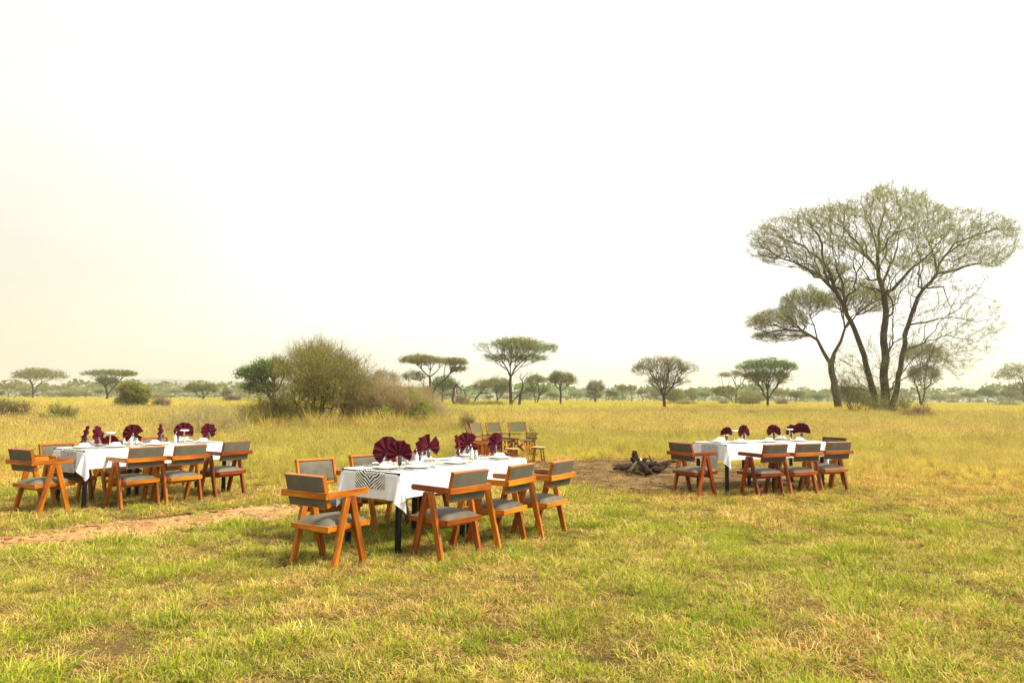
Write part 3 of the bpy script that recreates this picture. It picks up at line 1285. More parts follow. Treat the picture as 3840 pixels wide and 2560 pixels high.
for t, y0, w in (('front', .62, 'between the first two plates of the front table'), ('front', 1.56, 'beside the narrow fans on the front table'),
                 ('left', .82, 'in front of the wide fan on the left table'), ('left', 1.49, 'left of the white stand on the left table')):
    tag(on_table(once('mill', mk_mill), t, .06, y0, ZT), 'white pepper mill ' + w, 'pepper mill', 'pepper mills')
    tag(on_table(once('shaker', mk_shaker), t, .065, y0 + .07, ZT), 'steel salt shaker ' + w, 'salt shaker', 'salt shakers')
    tag(on_table(once('oil', mk_oil), t, .01, y0 + .045, ZT), 'slim glass oil bottle ' + w, 'bottle', 'slim glass bottles')
for t, y0, w in (('front', .57, 'by the near pepper mill of the front table'), ('left', .76, 'by the pepper mill in front of the wide fan')):
    tag(on_table(once('shaker', mk_shaker), t, -.03, y0, ZT), 'steel pepper shaker ' + w, 'pepper shaker', 'salt shakers')

# ------------------------------------------------------------------ folding camp chairs and stools
def quilt(mb, x0, x1, f, n=36, m=24, nd=4, amp=.007, flip=False):
    """diamond quilted panel; f(u, v, h) maps to a point, h is the puff height"""
    for side in (0, 1):
        V, Fs = [], []
        for j in range(m + 1):
            for i in range(n + 1):
                u, v = i / n, j / m
                a = (u * nd * 1.5 + v * nd) % 1
                b = (u * nd * 1.5 - v * nd) % 1
                h = min(math.sin(math.pi * a), math.sin(math.pi * b)) ** .6 if .07 < u < .93 else .35
                V.append(f(u, v, (1 if side else -1) * (.004 + amp * max(0, h))))
        for j in range(m):
            for i in range(n):
                a = j * (n + 1) + i
                q = (a, a + 1, a + n + 2, a + n + 1)
                Fs.append(q if side else q[::-1])
        mb.add(V, Fs, smooth=True)


def make_camp_chair():
    r = empty('camp_chair')
    W = .27
    mat = M['wood_camp']
    for s in (-1, 1):
        m = MB()
        m.beam((s * W, .215, 0), (s * W, .215, .585), .036, .038)
        m.build('post', mat, r)
        m = MB()
        m.beam((s * W, -.205, 0), (s * W, -.215, .585), .036, .04)
        m.build('post', mat, r)
        m = MB()
        m.beam((s * W, -.212, .6155), (s * W, -.285, .87), .024, .03, up=(0, 1, 0))
        m.build('back_post', mat, r)
        m = MB()
        top = [(-.25, .61), (-.05, .604), (.12, .606), (.22, .615), (.285, .612), (.29, .598), (.22, .589), (.12, .5865), (-.05, .5865), (-.25, .587)]
        m.extrude_x(top, s * W - .025, s * W + .025, .004)
        m.build('armrest', mat, r)
        m = MB()
        m.beam((s * W, -.19, .475), (s * W, .1985, .475), .03, .048)
        m.beam((s * W, -.187, .085), (s * W, .1985, .085), .03, .042)
        m.build('side_rail', mat, r)
        for y in (-.105, .0, .105):
            m = MB()
            m.beam((s * W, y, .1035), (s * W, y, .4505), .02, .042, up=(0, 1, 0))
            m.build('side_slat', mat, r)
    for y, d in ((.165, 0), (-.15, 0)):
        for s in (-1, 1):
            m = MB()
            o = .011 * s
            m.beam((-s * .245, y + o, .055), (s * .235, y + o, .445), .02, .044)
            m.build('cross_leg', mat, r)
    seat = MB()
    for side in (0, 1):
        V, Fs = [], []
        n, k = 14, 10
        for j in range(k + 1):
            for i in range(n + 1):
                u, v = -1 + 2 * i / n, -1 + 2 * j / k
                z = .462 - .028 * (1 - u * u) + (.004 if side else -.004) - .012 * max(0, v - .6)
                V.append((u * .248, .0 + v * .195, z))
        for j in range(k):
            for i in range(n):
                a = j * (n + 1) + i
                q = (a, a + 1, a + n + 2, a + n + 1)
                Fs.append(q if side else q[::-1])
        seat.add(V, Fs, smooth=True)
    seat.build('canvas_seat', M['canvas'], r)
    bk = MB()
    def fb(u, v, h):
        z = .635 + v * .235
        y = -.212 - (z - .6155) / .2545 * .073 - .02 * (1 - (2 * u - 1) ** 2)
        return ((u - .5) * 2 * (W + .017), y + h + .002, z)
    quilt(bk, 0, 1, fb)
    bk.build('canvas_back', M['canvas'], r)
    return r


CAMPC = [(.30, 18.1, -2.498, 'green canvas camp chair at the right end of its row, seat open to us'),
         (-.24, 17.85, -2.214, 'green canvas folding camp chair second from the right behind the front table'),
         (-.60, 17.1, -1.993, 'green canvas folding camp chair second from the left, its quilted back half turned'),
         (-.73, 16.35, -1.60, 'green canvas folding camp chair seen from the side, its slatted side towards us')]
cc = make_camp_chair()
for k, (x, y, th, lab) in enumerate(CAMPC):
    o = cc if k == 0 else copy_tree(cc)
    o.location = (x, y, 0)
    o.rotation_euler = (0, 0, th)
    tag(o, lab, 'camp chair', 'folding camp chairs in a row by the fire place')


def make_stool():
    r = empty('side_table')
    m = MB()
    m.lathe([(0, .338), (.155, .338), (.165, .342), (.165, .352), (.158, .357), (0, .357)], 32, smooth=False)
    m.build('round_top', M['wood_pale'], r)
    for s in (-1, 1):
        m = MB()
        m.beam((-.12, s * .07, .322), (.12, s * .07, .322), .024, .03)
        m.build('apron', M['wood_camp'], r)
        for q in (-1, 1):
            m = MB()
            m.beam((q * .13, s * (.07 if q > 0 else .045), 0), (q * .085, s * (.07 if q > 0 else .045), .307), .022, .03, up=(0, 1, 0))
            m.build('leg', M['wood_camp'], r)
    for q in (-1, 1):
        m = MB()
        m.beam((q * .127, -.06 if q > 0 else -.034, .06), (q * .127, .06 if q > 0 else .034, .06), .02, .024)
        m.build('stretcher', M['wood_camp'], r)
    return r


st1 = make_stool()
st1.location = (.02, 16.35, 0)
st1.rotation_euler = (0, 0, R_(75))
tag(st1, 'low round wooden side table half hidden behind the front table cloth', 'side table', 'round wooden side tables by the camp chairs')
st2 = copy_tree(st1)
st2.location = (.62, 16.9, 0)
st2.rotation_euler = (0, 0, R_(20))
tag(st2, 'round wooden side table standing clear beside the rightmost camp chair', 'side table')

# ------------------------------------------------------------------ fire wood and other dead wood
def log_obj(name, pts, rad, mat, label, n=9, seg=5, rough=.16, seed=1, group='burnt firewood on the bare earth'):
    rr = random.Random(seed)
    P, Rd = [], []
    for k in range(len(pts) - 1):
        a, b = Vector(pts[k]), Vector(pts[k + 1])
        for i in range(seg):
            t = i / seg
            P.append(a.lerp(b, t))
            Rd.append(rad[k] * (1 - t) + rad[k + 1] * t)
    P.append(Vector(pts[-1]))
    Rd.append(rad[-1])
    m = MB()
    m.tube(P, Rd, n)
    V = np.array(m.V)
    ctr = np.repeat(np.array(P), n, 0)[:len(V)]
    off = V - ctr
    ang = np.tile(np.arange(n), len(P))
    k = np.repeat(np.arange(len(P)), n)
    # grooves that run along the wood, plus knots
    g = 1 + rough * (np.array([rr.uniform(-1, 1) for _ in range(n)])[ang]) + rough * .8 * (np.array([rr.uniform(-1, 1) for _ in range(len(V))]))
    V = ctr + off * g[:, None]
    V[-n:] += (V[-n:] - ctr[-n:]) * -.3 + np.array([[rr.uniform(-.5, .5) * rad[-1] for _ in range(3)] for _ in range(n)])
    m.V = [tuple(v) for v in V]
    o = m.build(name, mat)
    return tag(o, label, 'firewood' if group else 'dead wood', group)


def zp(x, y, d):          # zoomed photo coordinates of the fire place to a point at depth d
    return at_d(2260 + x / 7.84, 1660 + y / 7.84, d)


log_obj('tree_stump', [zp(985, 640, 15.1), zp(965, 480, 15.1), zp(945, 340, 15.12), zp(935, 225, 15.15)], [.085, .075, .062, .05], M['charred'],
        'charred upright stump standing over the burnt logs', n=11, rough=.25, seed=2)
log_obj('charred_branch', [zp(980, 560, 14.98), zp(880, 480, 14.95), zp(825, 440, 14.95)], [.04, .036, .028], M['charred'], 'short charred side stub at the foot of the upright stump', seed=3)
log_obj('firewood_log', [zp(275, 665, 14.7), zp(400, 635, 14.75), zp(520, 620, 14.8), zp(900, 590, 15.0)], [.012, .03, .042, .05], M['deadwood'], 'grey weathered log pointing left out of the fire pile', seed=4)
log_obj('charred_branch', [zp(330, 765, 14.5), zp(520, 720, 14.6), zp(760, 700, 14.75), zp(960, 690, 14.9)], [.025, .05, .055, .05], M['charred'], 'black log lying low under the grey left log', seed=5)
log_obj('forked_branch', [zp(730, 835, 14.1), zp(860, 690, 14.4), zp(980, 550, 14.7)], [.01, .016, .024], M['deadwood'], 'pale bare branch leaning up against the left of the pile', seed=6)
log_obj('forked_branch', [zp(822, 850, 14.05), zp(890, 720, 14.3), zp(1000, 570, 14.6)], [.014, .017, .024], M['deadwood'], 'palest short branch with a cut end leaning beside its twin', seed=7)
log_obj('tree_root', [zp(1010, 560, 14.9), zp(1120, 620, 14.6), zp(1230, 740, 14.2), zp(1330, 850, 13.95), zp(1460, 905, 13.85)], [.035, .065, .075, .06, .02], M['charred'],
        'thick gnarled dark root reaching forward from the fire pile', n=11, rough=.24, seed=8)
log_obj('tree_root', [zp(1060, 650, 14.5), zp(1120, 760, 14.2), zp(1190, 860, 14.0)], [.04, .045, .02], M['charred'], 'shorter dark root left of the gnarled forward root', seed=9)
log_obj('firewood_log', [zp(1180, 640, 15.0), zp(1420, 680, 14.9), zp(1640, 720, 14.6), zp(1850, 640, 14.6), zp(1990, 535, 14.7), zp(2200, 545, 14.9)], [.05, .075, .085, .07, .035, .016], M['charred'],
        'long dark log bending up to the right towards the red chair', n=11, rough=.2, seed=10)
log_obj('charred_branch', [zp(1480, 790, 14.2), zp(1640, 770, 14.35), zp(1800, 740, 14.5)], [.05, .05, .03], M['charred'], 'dark block of burnt wood under the long bent log', seed=11)
log_obj('forked_branch', [zp(1880, 690, 14.55), zp(1980, 700, 14.6), zp(2090, 712, 14.65)], [.02, .02, .017], M['deadwood'], 'short brown stub lying under the raised end of the bent log', seed=12)
log_obj('wood_splinter', [zp(1480, 620, 15.1), zp(1420, 500, 15.15), zp(1365, 390, 15.2)], [.034, .028, .01], M['deadwood'], 'upright brown splinter of wood behind the fire pile', seed=13)
log_obj('thin_twig', [zp(1400, 400, 15.25), zp(1310, 310, 15.3), zp(1215, 215, 15.35)], [.007, .005, .003], M['deadwood'], 'thin twig slanting up left from the splinter', seed=14, n=5)
log_obj('burnt_chunk', [zp(1110, 580, 14.95), zp(1115, 500, 14.98), zp(1120, 440, 15.0)], [.02, .022, .012], M['ash'], 'white ashy chip of wood in the middle of the pile', seed=15)
log_obj('burnt_chunk', [zp(1180, 560, 14.9), zp(1240, 500, 14.92), zp(1300, 470, 14.95)], [.03, .04, .02], M['charred'], 'blackened lump of wood next to the white chip', seed=16)
for k, (a, b, r0, lab) in enumerate((
        ((560, 760, 14.3), (1050, 600, 14.8), .022, 'crooked black branch lying across the left logs of the fire pile'),
        ((1300, 880, 13.9), (1750, 620, 14.9), .028, 'dark branch crossing under the long bent log'),
        ((900, 790, 14.0), (1350, 560, 14.9), .024, 'brown branch lying across the gnarled forward root'),
        ((1560, 560, 15.2), (1250, 690, 14.6), .03, 'dark branch behind the burnt lump in the pile'),
        ((640, 640, 15.1), (1010, 470, 15.0), .026, 'black branch rising to the charred upright stump'),
        ((1700, 800, 14.1), (1980, 640, 14.8), .018, 'thin dark branch in front of the raised end of the bent log'))):
    m_ = ((a[0] + b[0]) / 2 + 25 * (-1) ** k, (a[1] + b[1]) / 2 - 28, (a[2] + b[2]) / 2)
    log_obj('charred_branch', [zp(*a), zp(*m_), zp(*b)], [r0, r0 * .9, r0 * .5], M['charred'], lab, seed=40 + k, n=7)
log_obj('dead_stick', [at(72, 1614), at_d(65, 1585, at(72, 1614)[1]), at_d(58, 1560, at(72, 1614)[1])], [.014, .012, .006], M['charred'],
        'thin bare stick upright in the grass at far left', n=6, seed=17, group=None)
ORD = 'first second third fourth fifth sixth seventh eighth ninth tenth eleventh twelfth thirteenth fourteenth fifteenth sixteenth seventeenth eighteenth nineteenth twentieth'.split()
clods = []
rr = random.Random(31)
for k, (px, py, s) in enumerate(((338, 1977, .05), (718, 1926, .06), (800, 1922, .05), (505, 1971, .03), (545, 1963, .03), (605, 1981, .04), (660, 1930, .035), (950, 1938, .035), (28, 2024, .05),
                                 (730, 1968, .04), (285, 1985, .035), (850, 1912, .045), (900, 1905, .04), (180, 2040, .03))):
    m = MB()
    V, Fs = [], []
    n = 9
    for j in range(5):
        for i in range(n):
            a = 2 * math.pi * i / n
            q = math.sin(math.pi * (j + .15) / 4.3) * rr.uniform(.75, 1.2)
            V.append((s * q * math.cos(a) * 1.25, s * q * math.sin(a), s * .75 * (.1 + j / 4.0) * rr.uniform(.9, 1.1) - .006))
    for j in range(4):
        for i in range(n):
            i2 = (i + 1) % n
            Fs.append((j * n + i, j * n + i2, (j + 1) * n + i2, (j + 1) * n + i))
    Fs.append(tuple(4 * n + i for i in range(n)))
    m.add(V, Fs)
    o = m.build('dirt_clod', M['clod'])
    p = at(px, py)
    o.location = (p[0], p[1], .008)
    o.rotation_euler = (0, 0, rr.uniform(0, 6))
    clods.append((px, o))
for k, (px, o) in enumerate(sorted(clods, key=lambda c: c[0])):
    tag(o, ORD[k] + ' reddish clod of earth from the left along the dirt path', 'clod', 'clods of earth on the path')

# ------------------------------------------------------------------ trees
def zpx(z, x, y):
    ox, oy, s = {'A': (0, 1300, 2.613), 'B': (850, 1250, 2.767), 'C': (1400, 1250, 2.767), 'D': (2200, 1300, 2.613), 'E': (2750, 650, 1.6504)}[z]
    return ox + x / s, oy + y / s


def mst(P0, par0, pts, bf):
    """Greedy spanning tree from limb nodes P0 through pts, trading wire length against path length."""
    P0 = np.asarray(P0, float)
    k, n = len(P0), len(pts)
    path0 = np.zeros(k)
    for i in range(k):
        if par0[i] >= 0:
            path0[i] = path0[par0[i]] + np.linalg.norm(P0[i] - P0[par0[i]])
    pos = np.vstack([P0, pts])
    par = np.concatenate([np.asarray(par0, int), np.full(n, -1)])
    path = np.concatenate([path0, np.zeros(n)])
    best = np.full(n, np.inf)
    bpar = np.zeros(n, int)
    for i in range(k):
        c = np.sqrt(((pts - P0[i]) ** 2).sum(1)) + bf * path0[i]
        m = c < best
        best[m] = c[m]
        bpar[m] = i
    alive = np.ones(n, bool)
    order = list(range(k))
    cost = best.copy()
    for _ in range(n):
        i = int(np.argmin(cost))
        cost[i] = np.inf
        alive[i] = False
        g = k + i
        par[g] = bpar[i]
        path[g] = path[par[g]] + np.linalg.norm(pos[g] - pos[par[g]])
        order.append(g)
        c = np.sqrt(((pts - pts[i]) ** 2).sum(1)) + bf * path[g]
        m = alive & (c < cost)
        cost[m] = c[m]
        bpar[m] = g
    inv = np.zeros(k + n, int)
    inv[order] = np.arange(k + n)
    pos = pos[order]
    par = par[order]
    par = np.where(par >= 0, inv[np.maximum(par, 0)], -1)
    return pos, par


def tips_count(par):
    n = len(par)
    cnt = np.zeros(n)
    kids = np.bincount(par[par >= 0], minlength=n)
    cnt[kids == 0] = 1
    for i in range(n - 1, -1, -1):
        if par[i] >= 0:
            cnt[par[i]] += cnt[i]
    return cnt, kids


def refine(pos, par, lmin, jit, rg, er):
    """break long edges with a sideways kink"""
    i = np.where(par >= 0)[0]
    ln = np.linalg.norm(pos[i] - pos[par[i]], axis=1)
    cut = i[(ln > lmin) & ((er[i] == 0) | (er[par[i]] == 0))]
    if not len(cut):
        return pos, par
    L = np.linalg.norm(pos[cut] - pos[par[cut]], axis=1)[:, None]
    mid = (pos[cut] + pos[par[cut]]) / 2 + rg.normal(0, 1, (len(cut), 3)) * L * jit
    n = len(pos)
    newpos, newpar, remap = [], [], np.zeros(n, int)
    midof = {c: m for c, m in zip(cut, mid)}
    for j in range(n):
        p = par[j]
        p2 = remap[p] if p >= 0 else -1
        if j in midof:
            newpos.append(midof[j])
            newpar.append(p2)
            p2 = len(newpos) - 1
        newpos.append(pos[j])
        newpar.append(p2)
        remap[j] = len(newpos) - 1
    return np.array(newpos), np.array(newpar)


def skel(pos, par, rad, sel, sides):
    """tapered tubes for the edges chosen by sel (indices of child nodes)"""
    n = len(pos)
    cnt = np.zeros(n)
    main = np.full(n, -1)
    for j in range(n):
        p = par[j]
        if p >= 0 and rad[j] > cnt[p]:
            cnt[p] = rad[j]
            main[p] = j
    T = np.zeros((n, 3))
    has = main >= 0
    T[has] = pos[main[has]] - pos[has]
    ch = par >= 0
    own = np.zeros((n, 3))
    own[ch] = pos[ch] - pos[par[ch]]
    T[~has] = own[~has]
    both = has & ch
    nn = lambda v: v / (np.linalg.norm(v, axis=1, keepdims=True) + 1e-9)
    T[both] = nn(nn(T[both]) + nn(own[both]))
    T = nn(T)
    ref = np.array([.23, .9, .12])
    ref /= np.linalg.norm(ref)

    def ring(c, t, r):
        X = np.cross(t, ref)
        X = nn(X)
        Y = np.cross(X, t)
        a = np.arange(sides) * 2 * np.pi / sides
        return c[:, None] + (X[:, None] * np.cos(a)[None, :, None] + Y[:, None] * np.sin(a)[None, :, None]) * r[:, None, None]
    c = np.asarray(sel)
    p = par[c]
    ism = main[p] == c
    t0 = np.where(ism[:, None], T[p], nn(own[c]))
    r0 = np.where(ism, rad[p], np.minimum(rad[p], rad[c] * 1.15))
    A = ring(pos[p], t0, r0)
    B = ring(pos[c], T[c], rad[c])
    V = np.concatenate([A, B], 1).reshape(-1, 3)
    e = len(c)
    b = (np.arange(e) * sides * 2)[:, None]
    i = np.arange(sides)[None]
    j = (i + 1) % sides
    q = np.stack([b + i, b + j, b + sides + j, b + sides + i], -1).reshape(-1, 4)
    return V, q


def leaf_quads(C, length, width, flat, rg):
    n = len(C)
    a = rg.normal(0, 1, (n, 3))
    a[:, 2] *= flat
    a /= np.linalg.norm(a, axis=1, keepdims=True)
    b = rg.normal(0, 1, (n, 3))
    b[:, 2] *= flat
    b -= a * (a * b).sum(1, keepdims=True)
    b /= np.linalg.norm(b, axis=1, keepdims=True) + 1e-9
    L = (length * rg.uniform(.6, 1.3, n))[:, None] / 2
    W = (width * rg.uniform(.6, 1.3, n))[:, None] / 2
    V = np.stack([C - a * L, C + b * W - a * L * .1, C + a * L, C - b * W + a * L * .1], 1).reshape(-1, 3)
    return V, np.arange(4 * n).reshape(-1, 4)


def twiglets(C, D, length, width, rg):
    """thin flat slivers from C along D"""
    n = len(C)
    s = np.cross(D, rg.normal(0, 1, (n, 3)))
    s /= np.linalg.norm(s, axis=1, keepdims=True) + 1e-9
    L = (length * rg.uniform(.5, 1.4, n))[:, None]
    V = np.stack([C - s * width / 2, C + s * width / 2, C + D * L + s * width * .25, C + D * L - s * width * .25], 1).reshape(-1, 3)
    return V, np.arange(4 * n).reshape(-1, 4)


def crown_points(n, x0, x1, zb, zt, rg, ydep=None, top=.62, cy=0.0, lumps=None, y_flat=1.0):
    """points in an umbrella shaped crown: a dome above, a shallow hollow cone below, denser near its upper skin"""
    cx, rx = (x0 + x1) / 2, (x1 - x0) / 2
    ry = ydep or rx * .9
    out = np.zeros((0, 3))
    h = zt - zb
    sd = rg.integers(0, 100)
    while len(out) < n:
        m = n * 3
        a = rg.uniform(0, 2 * np.pi, m)
        r = np.sqrt(rg.uniform(0, 1, m))
        u, v = r * np.cos(a), r * np.sin(a)
        rim = 1 + (fbm(np.cos(a) * 1.9 + 5, np.sin(a) * 1.9 + 5, sd, 3) - .5) * 1.1
        lump = (fbm(u * 2.2 + 9, v * 2.2 + 9, sd + 3, 3) - .5) * .9
        hi = zb + h * ((1 - top) + top * np.sqrt(np.clip(1 - r ** 2.2, 0, 1)) * (1 + lump))
        lo = zb + h * (1 - top) * .95 * r ** 1.5 * .6
        t = rg.uniform(0, 1, m) ** .55
        z = lo + (hi - lo) * t
        p = np.stack([cx + u * rx * rim, cy + v * ry * rim, z], 1)
        keep = fbm(u * 3.5 + 20, v * 3.5 + 20, sd + 7, 2) > rg.uniform(.22, .58, m)
        out = np.vstack([out, p[keep]])
    return out[:n]


GREEN = np.array([.12, .20, .033])
OLIVE = np.array([.215, .215, .046])
DRYOL = np.array([.25, .23, .075])
TWIG = np.array([.11, .085, .042])


def leaf_colors(C, base, rg, per, seed, scale=.5, alt=None):
    """clump to clump colour differences (some boughs are greener, some drier)"""
    n = fbm(C[:, 0] * scale + 3, C[:, 2] * scale * 1.6 + C[:, 1] * scale * .7, seed, 3)
    w = np.clip((n - .35) / .3, 0, 1)[:, None]
    alt = DRYOL if alt is None else alt
    c = base * (1 - w) + alt * w
    c = c * rg.uniform(.75, 1.3, (len(C), 1))
    return np.repeat(c, per, 0)


def build_tree(name, limbs, pts, bf, seed, r_tip, rpow, thick, leaf, per, sig, base, alt=None, lscale=.5, twl=0.0, twn=0, twcol=None, loc=(0, 0, 0), explicit=None,
               bark='bark', lmin=1.0, jit=.07, flat=.3, crown_name='crown', low=None, twup=.5):
    """limbs: list of polylines (lists of xyz, local); the first point of later limbs is joined to the nearest earlier node."""
    rg = np.random.default_rng(seed)
    P, par, er = [], [], []
    for li, (poly, r0, r1) in enumerate(limbs):
        poly = [np.array(p, float) for p in poly]
        start = 0
        if li == 0 or not P or (explicit and explicit == 'sep' and abs(poly[0][2]) < .3):
            P.append(poly[0]); par.append(-1 if li == 0 else 0); er.append(r0)
            prev = len(P) - 1
        else:
            dd = [np.linalg.norm(poly[0] - q) for q in P]
            prev = int(np.argmin(dd))
        for k in range(1, len(poly)):
            a, b = P[prev] if k == 1 else poly[k - 1], poly[k]
            ns = max(1, int(np.linalg.norm(b - a) / (lmin * .8)))
            for s in range(1, ns + 1):
                t = s / ns
                q = a + (b - a) * t
                if s < ns:
                    q = q + rg.normal(0, .03 * np.linalg.norm(b - a), 3)
                f = (k - 1 + t) / (len(poly) - 1)
                P.append(q); par.append(prev); er.append(r0 + (r1 - r0) * f)
                prev = len(P) - 1
    nl = len(P)
    pos, pr = mst(P, par, pts, bf)
    er = np.concatenate([er, np.zeros(len(pos) - nl)])
    pos, pr2 = refine(pos, pr, lmin, jit, rg, er)
    if len(pos) != len(er):
        e2 = np.zeros(len(pos))
        # limb nodes are kept in order; match them by position
        idx = {tuple(np.round(q, 5)): r for q, r in zip(P, er[:nl])}
        for i, q in enumerate(pos):
            e2[i] = idx.get(tuple(np.round(q, 5)), 0)
        er = e2
    pr = pr2
    cnt, kids = tips_count(pr)
    rad = r_tip * cnt ** rpow
    for i in range(len(rad)):
        if er[i] > 0:
            rad[i] = er[i]
    for i in range(len(rad)):                       # a branch is never thicker than what carries it
        if pr[i] >= 0:
            if er[i] == 0:
                rad[i] = min(rad[i], rad[pr[i]] * .92)
            elif er[pr[i]] == 0:
                rad[i] = min(rad[i], rad[pr[i]])
    ch = np.where(pr >= 0)[0]
    big = ch[rad[ch] > thick]
    small = ch[rad[ch] <= thick]
    root = empty(name, loc)
    if len(big):
        V, q = skel(pos, pr, rad, big, 8)
        np_obj('trunk', V, q, mats=[M[bark]], parent=root, smooth=True)
    tipn = np.where((kids == 0) | (rad < r_tip * 2.2))[0]
    tipn = tipn[tipn > 0]
    Vs, Qs, Cs = [], [], []
    off = 0
    if len(small):
        V, q = skel(pos, pr, rad, small, 3)
        Vs.append(V); Qs.append(q); Cs.append(np.tile(TWIG if twcol is None else twcol, (len(V), 1)) * rg.uniform(.7, 1.3, (len(V), 1)))
        off += len(V)
    if twn:
        C = np.repeat(pos[tipn], twn, 0)
        D = pos[tipn] - pos[np.maximum(pr[tipn], 0)]
        D = D / (np.linalg.norm(D, axis=1, keepdims=True) + 1e-9)
        D = np.repeat(D, twn, 0) + rg.normal(0, .6, (len(C), 3)) + np.array([0, 0, twup])
        D /= np.linalg.norm(D, axis=1, keepdims=True)
        V, q = twiglets(C, D, twl, r_tip * 1.3, rg)
        Vs.append(V); Qs.append(q + off); Cs.append(np.tile((TWIG if twcol is None else twcol) * 1.1, (len(V), 1)))
        off += len(V)
        C2 = C + D * twl * rg.uniform(.2, 1.1, (len(C), 1))
    if per:
        C = np.repeat(pos[tipn], per, 0) + rg.normal(0, 1, (len(tipn) * per, 3)) * np.array([sig, sig, sig * .45])
        if twn:
            C = np.vstack([C, C2])
        V, q = leaf_quads(C, leaf, leaf * .5, flat, rg)
        lc = leaf_colors(C, base, rg, 4, seed, lscale, alt)
        if low:
            lc[np.repeat(C[:, 2] + rg.normal(0, .15, len(C)) < low[0], 4)] = low[1]
        Vs.append(V); Qs.append(q + off); Cs.append(lc)
    np_obj(crown_name, np.vstack(Vs), np.vstack(Qs), mats=[M['leaf']], parent=root, col=np.vstack(Cs))
    return root


def loc_frame(px, d):
    """ground point under pixel column px at depth d and a map from photo pixels to local x, z there"""
    b = at_d(px, 1500, d)
    X0 = b[0]
    def f(x, y, dy=0.0):
        p = at_d(x, y, d + dy)
        return np.array([p[0] - X0, dy, p[2]])
    return np.array([X0, d, 0.0]), f


def umbrella(name, z, base, d, limbs, crowns, n, seed, col, alt, label, cat='tree', group=None, bf=.55, leaf=.24, per=7, r_tip=.014, rp=.46, trunk_r=.2, sig=.3, top=.6, twn=1, twl=.5, thick=.035, lsc=.5, low=None, bark='bark'):
    px, py = zpx(z, *base)
    if d is None:
        d = at(px, py)[1]
    org, f = loc_frame(px, d)
    rg = np.random.default_rng(seed)
    L = []
    for pl in limbs:
        pts = []
        for k, q in enumerate(pl[0]):
            qx, qy = zpx(z, q[0], q[1])
            p = f(qx, qy, q[2] if len(q) > 2 else 0)
            if k == 0 and len(L) == 0:
                p = np.array([0, 0, -.1])
            pts.append(p)
        L.append((pts, pl[1], pl[2]))
    P = []
    tot = sum((c[1] - c[0]) * (c[3] - c[2]) for c in crowns)
    for c in crowns:
        a = f(*zpx(z, c[0], c[3]))
        b = f(*zpx(z, c[1], c[2]))
        m = int(n * (c[1] - c[0]) * (c[3] - c[2]) / tot)
        P.append(crown_points(m, a[0], b[0], max(a[2], .4), b[2], rg, top=c[4] if len(c) > 4 else top, cy=c[5] if len(c) > 5 else 0))
    t = build_tree(name, L, np.vstack(P), bf, seed, r_tip, rp, thick, leaf, per, sig, col, alt, lsc, twl, twn, loc=org, lmin=1.2, bark=bark, low=low)
    return tag(t, label, cat, group)


GT = 'acacia trees standing out on the plain'
# --- the trees one can tell apart, left to right (pixel boxes are in the zoomed views)
umbrella('acacia_tree', 'A', (325, 522), None, [([(325, 522), (318, 470), (320, 385), (285, 320)], .22, .1), ([(330, 480), (350, 420), (365, 385), (415, 340)], .17, .09), ([(320, 385), (355, 330)], .1, .06)],
         [(148, 575, 212, 345, .62)], 560, 11, OLIVE, DRYOL * .95, 'domed olive acacia on two leaning trunks at the far left of the plain', group=GT, leaf=.42, per=8, twl=.7, sig=.4)
umbrella('acacia_tree', 'A', (1045, 532), None, [([(1045, 532), (1052, 470), (1035, 400), (1030, 330), (1035, 290)], .28, .09), ([(1055, 480), (1100, 410), (1150, 350), (1220, 290)], .2, .07), ([(1035, 410), (990, 350), (940, 295)], .13, .06), ([(1050, 420), (1070, 340), (1090, 300)], .1, .05)],
         [(862, 1325, 228, 300, .5), (960, 1160, 300, 380, .5)], 620, 12, GREEN * .9, OLIVE, 'flat topped green acacia with V shaped limbs before the hazy hills at left', group=GT, leaf=.42, per=8, twl=.6, bf=.7, sig=.38)
umbrella('acacia_tree', 'A', (1980, 537), None, [([(1980, 537), (1995, 500), (2030, 460), (2050, 420)], .2, .08), ([(1985, 515), (1940, 480), (1900, 440)], .14, .07), ([(1900, 530), (1900, 480)], .1, .05)],
         [(1800, 1975, 358, 455, .6), (1955, 2150, 358, 460, .6)], 520, 13, OLIVE * .85, OLIVE, 'wide twin crowned olive acacia left of the big bush, low on the plain', group=GT, leaf=.4, per=8, twl=.5, sig=.4)
umbrella('acacia_tree', 'B', (490, 690), 62, [([(490, 690), (492, 560), (490, 490), (450, 430)], .2, .1), ([(485, 600), (370, 560), (250, 440), (180, 400)], .12, .05), ([(490, 500), (540, 420)], .1, .05)],
         [(120, 420, 360, 500, .6), (260, 680, 275, 480, .65), (180, 520, 500, 640, .5)], 1300, 14, OLIVE * .9, GREEN * 1.15, 'bushy acacia with bright green patches rising from behind the left side of the big bush', group=GT, leaf=.2, per=8, sig=.28, lsc=.35, thick=.03)
umbrella('acacia_tree', 'C', (60, 700), 118, [([(60, 700), (80, 600), (110, 540), (170, 480)], .12, .05), ([(90, 590), (70, 530), (60, 480)], .08, .04)],
         [(-20, 270, 392, 560, .5)], 360, 15, OLIVE, DRYOL, 'thin wiry acacia just right of the big bush', group=GT, leaf=.2, per=3, twn=3, twl=.8, bf=.35)
umbrella('acacia_tree', 'C', (590, 715), 112, [([(590, 715), (592, 560), (585, 450)], .24, .18), ([(585, 450), (545, 420), (500, 370), (470, 340)], .13, .06), ([(585, 450), (640, 410), (680, 370)], .12, .06), ([(585, 450), (590, 390), (570, 340)], .1, .05)],
         [(292, 740, 228, 335, .55)], 640, 16, OLIVE, DRYOL, 'wide flat acacia with forked limbs between the big bush and the tallest umbrella tree', group=GT, leaf=.25, per=9, bf=.65)
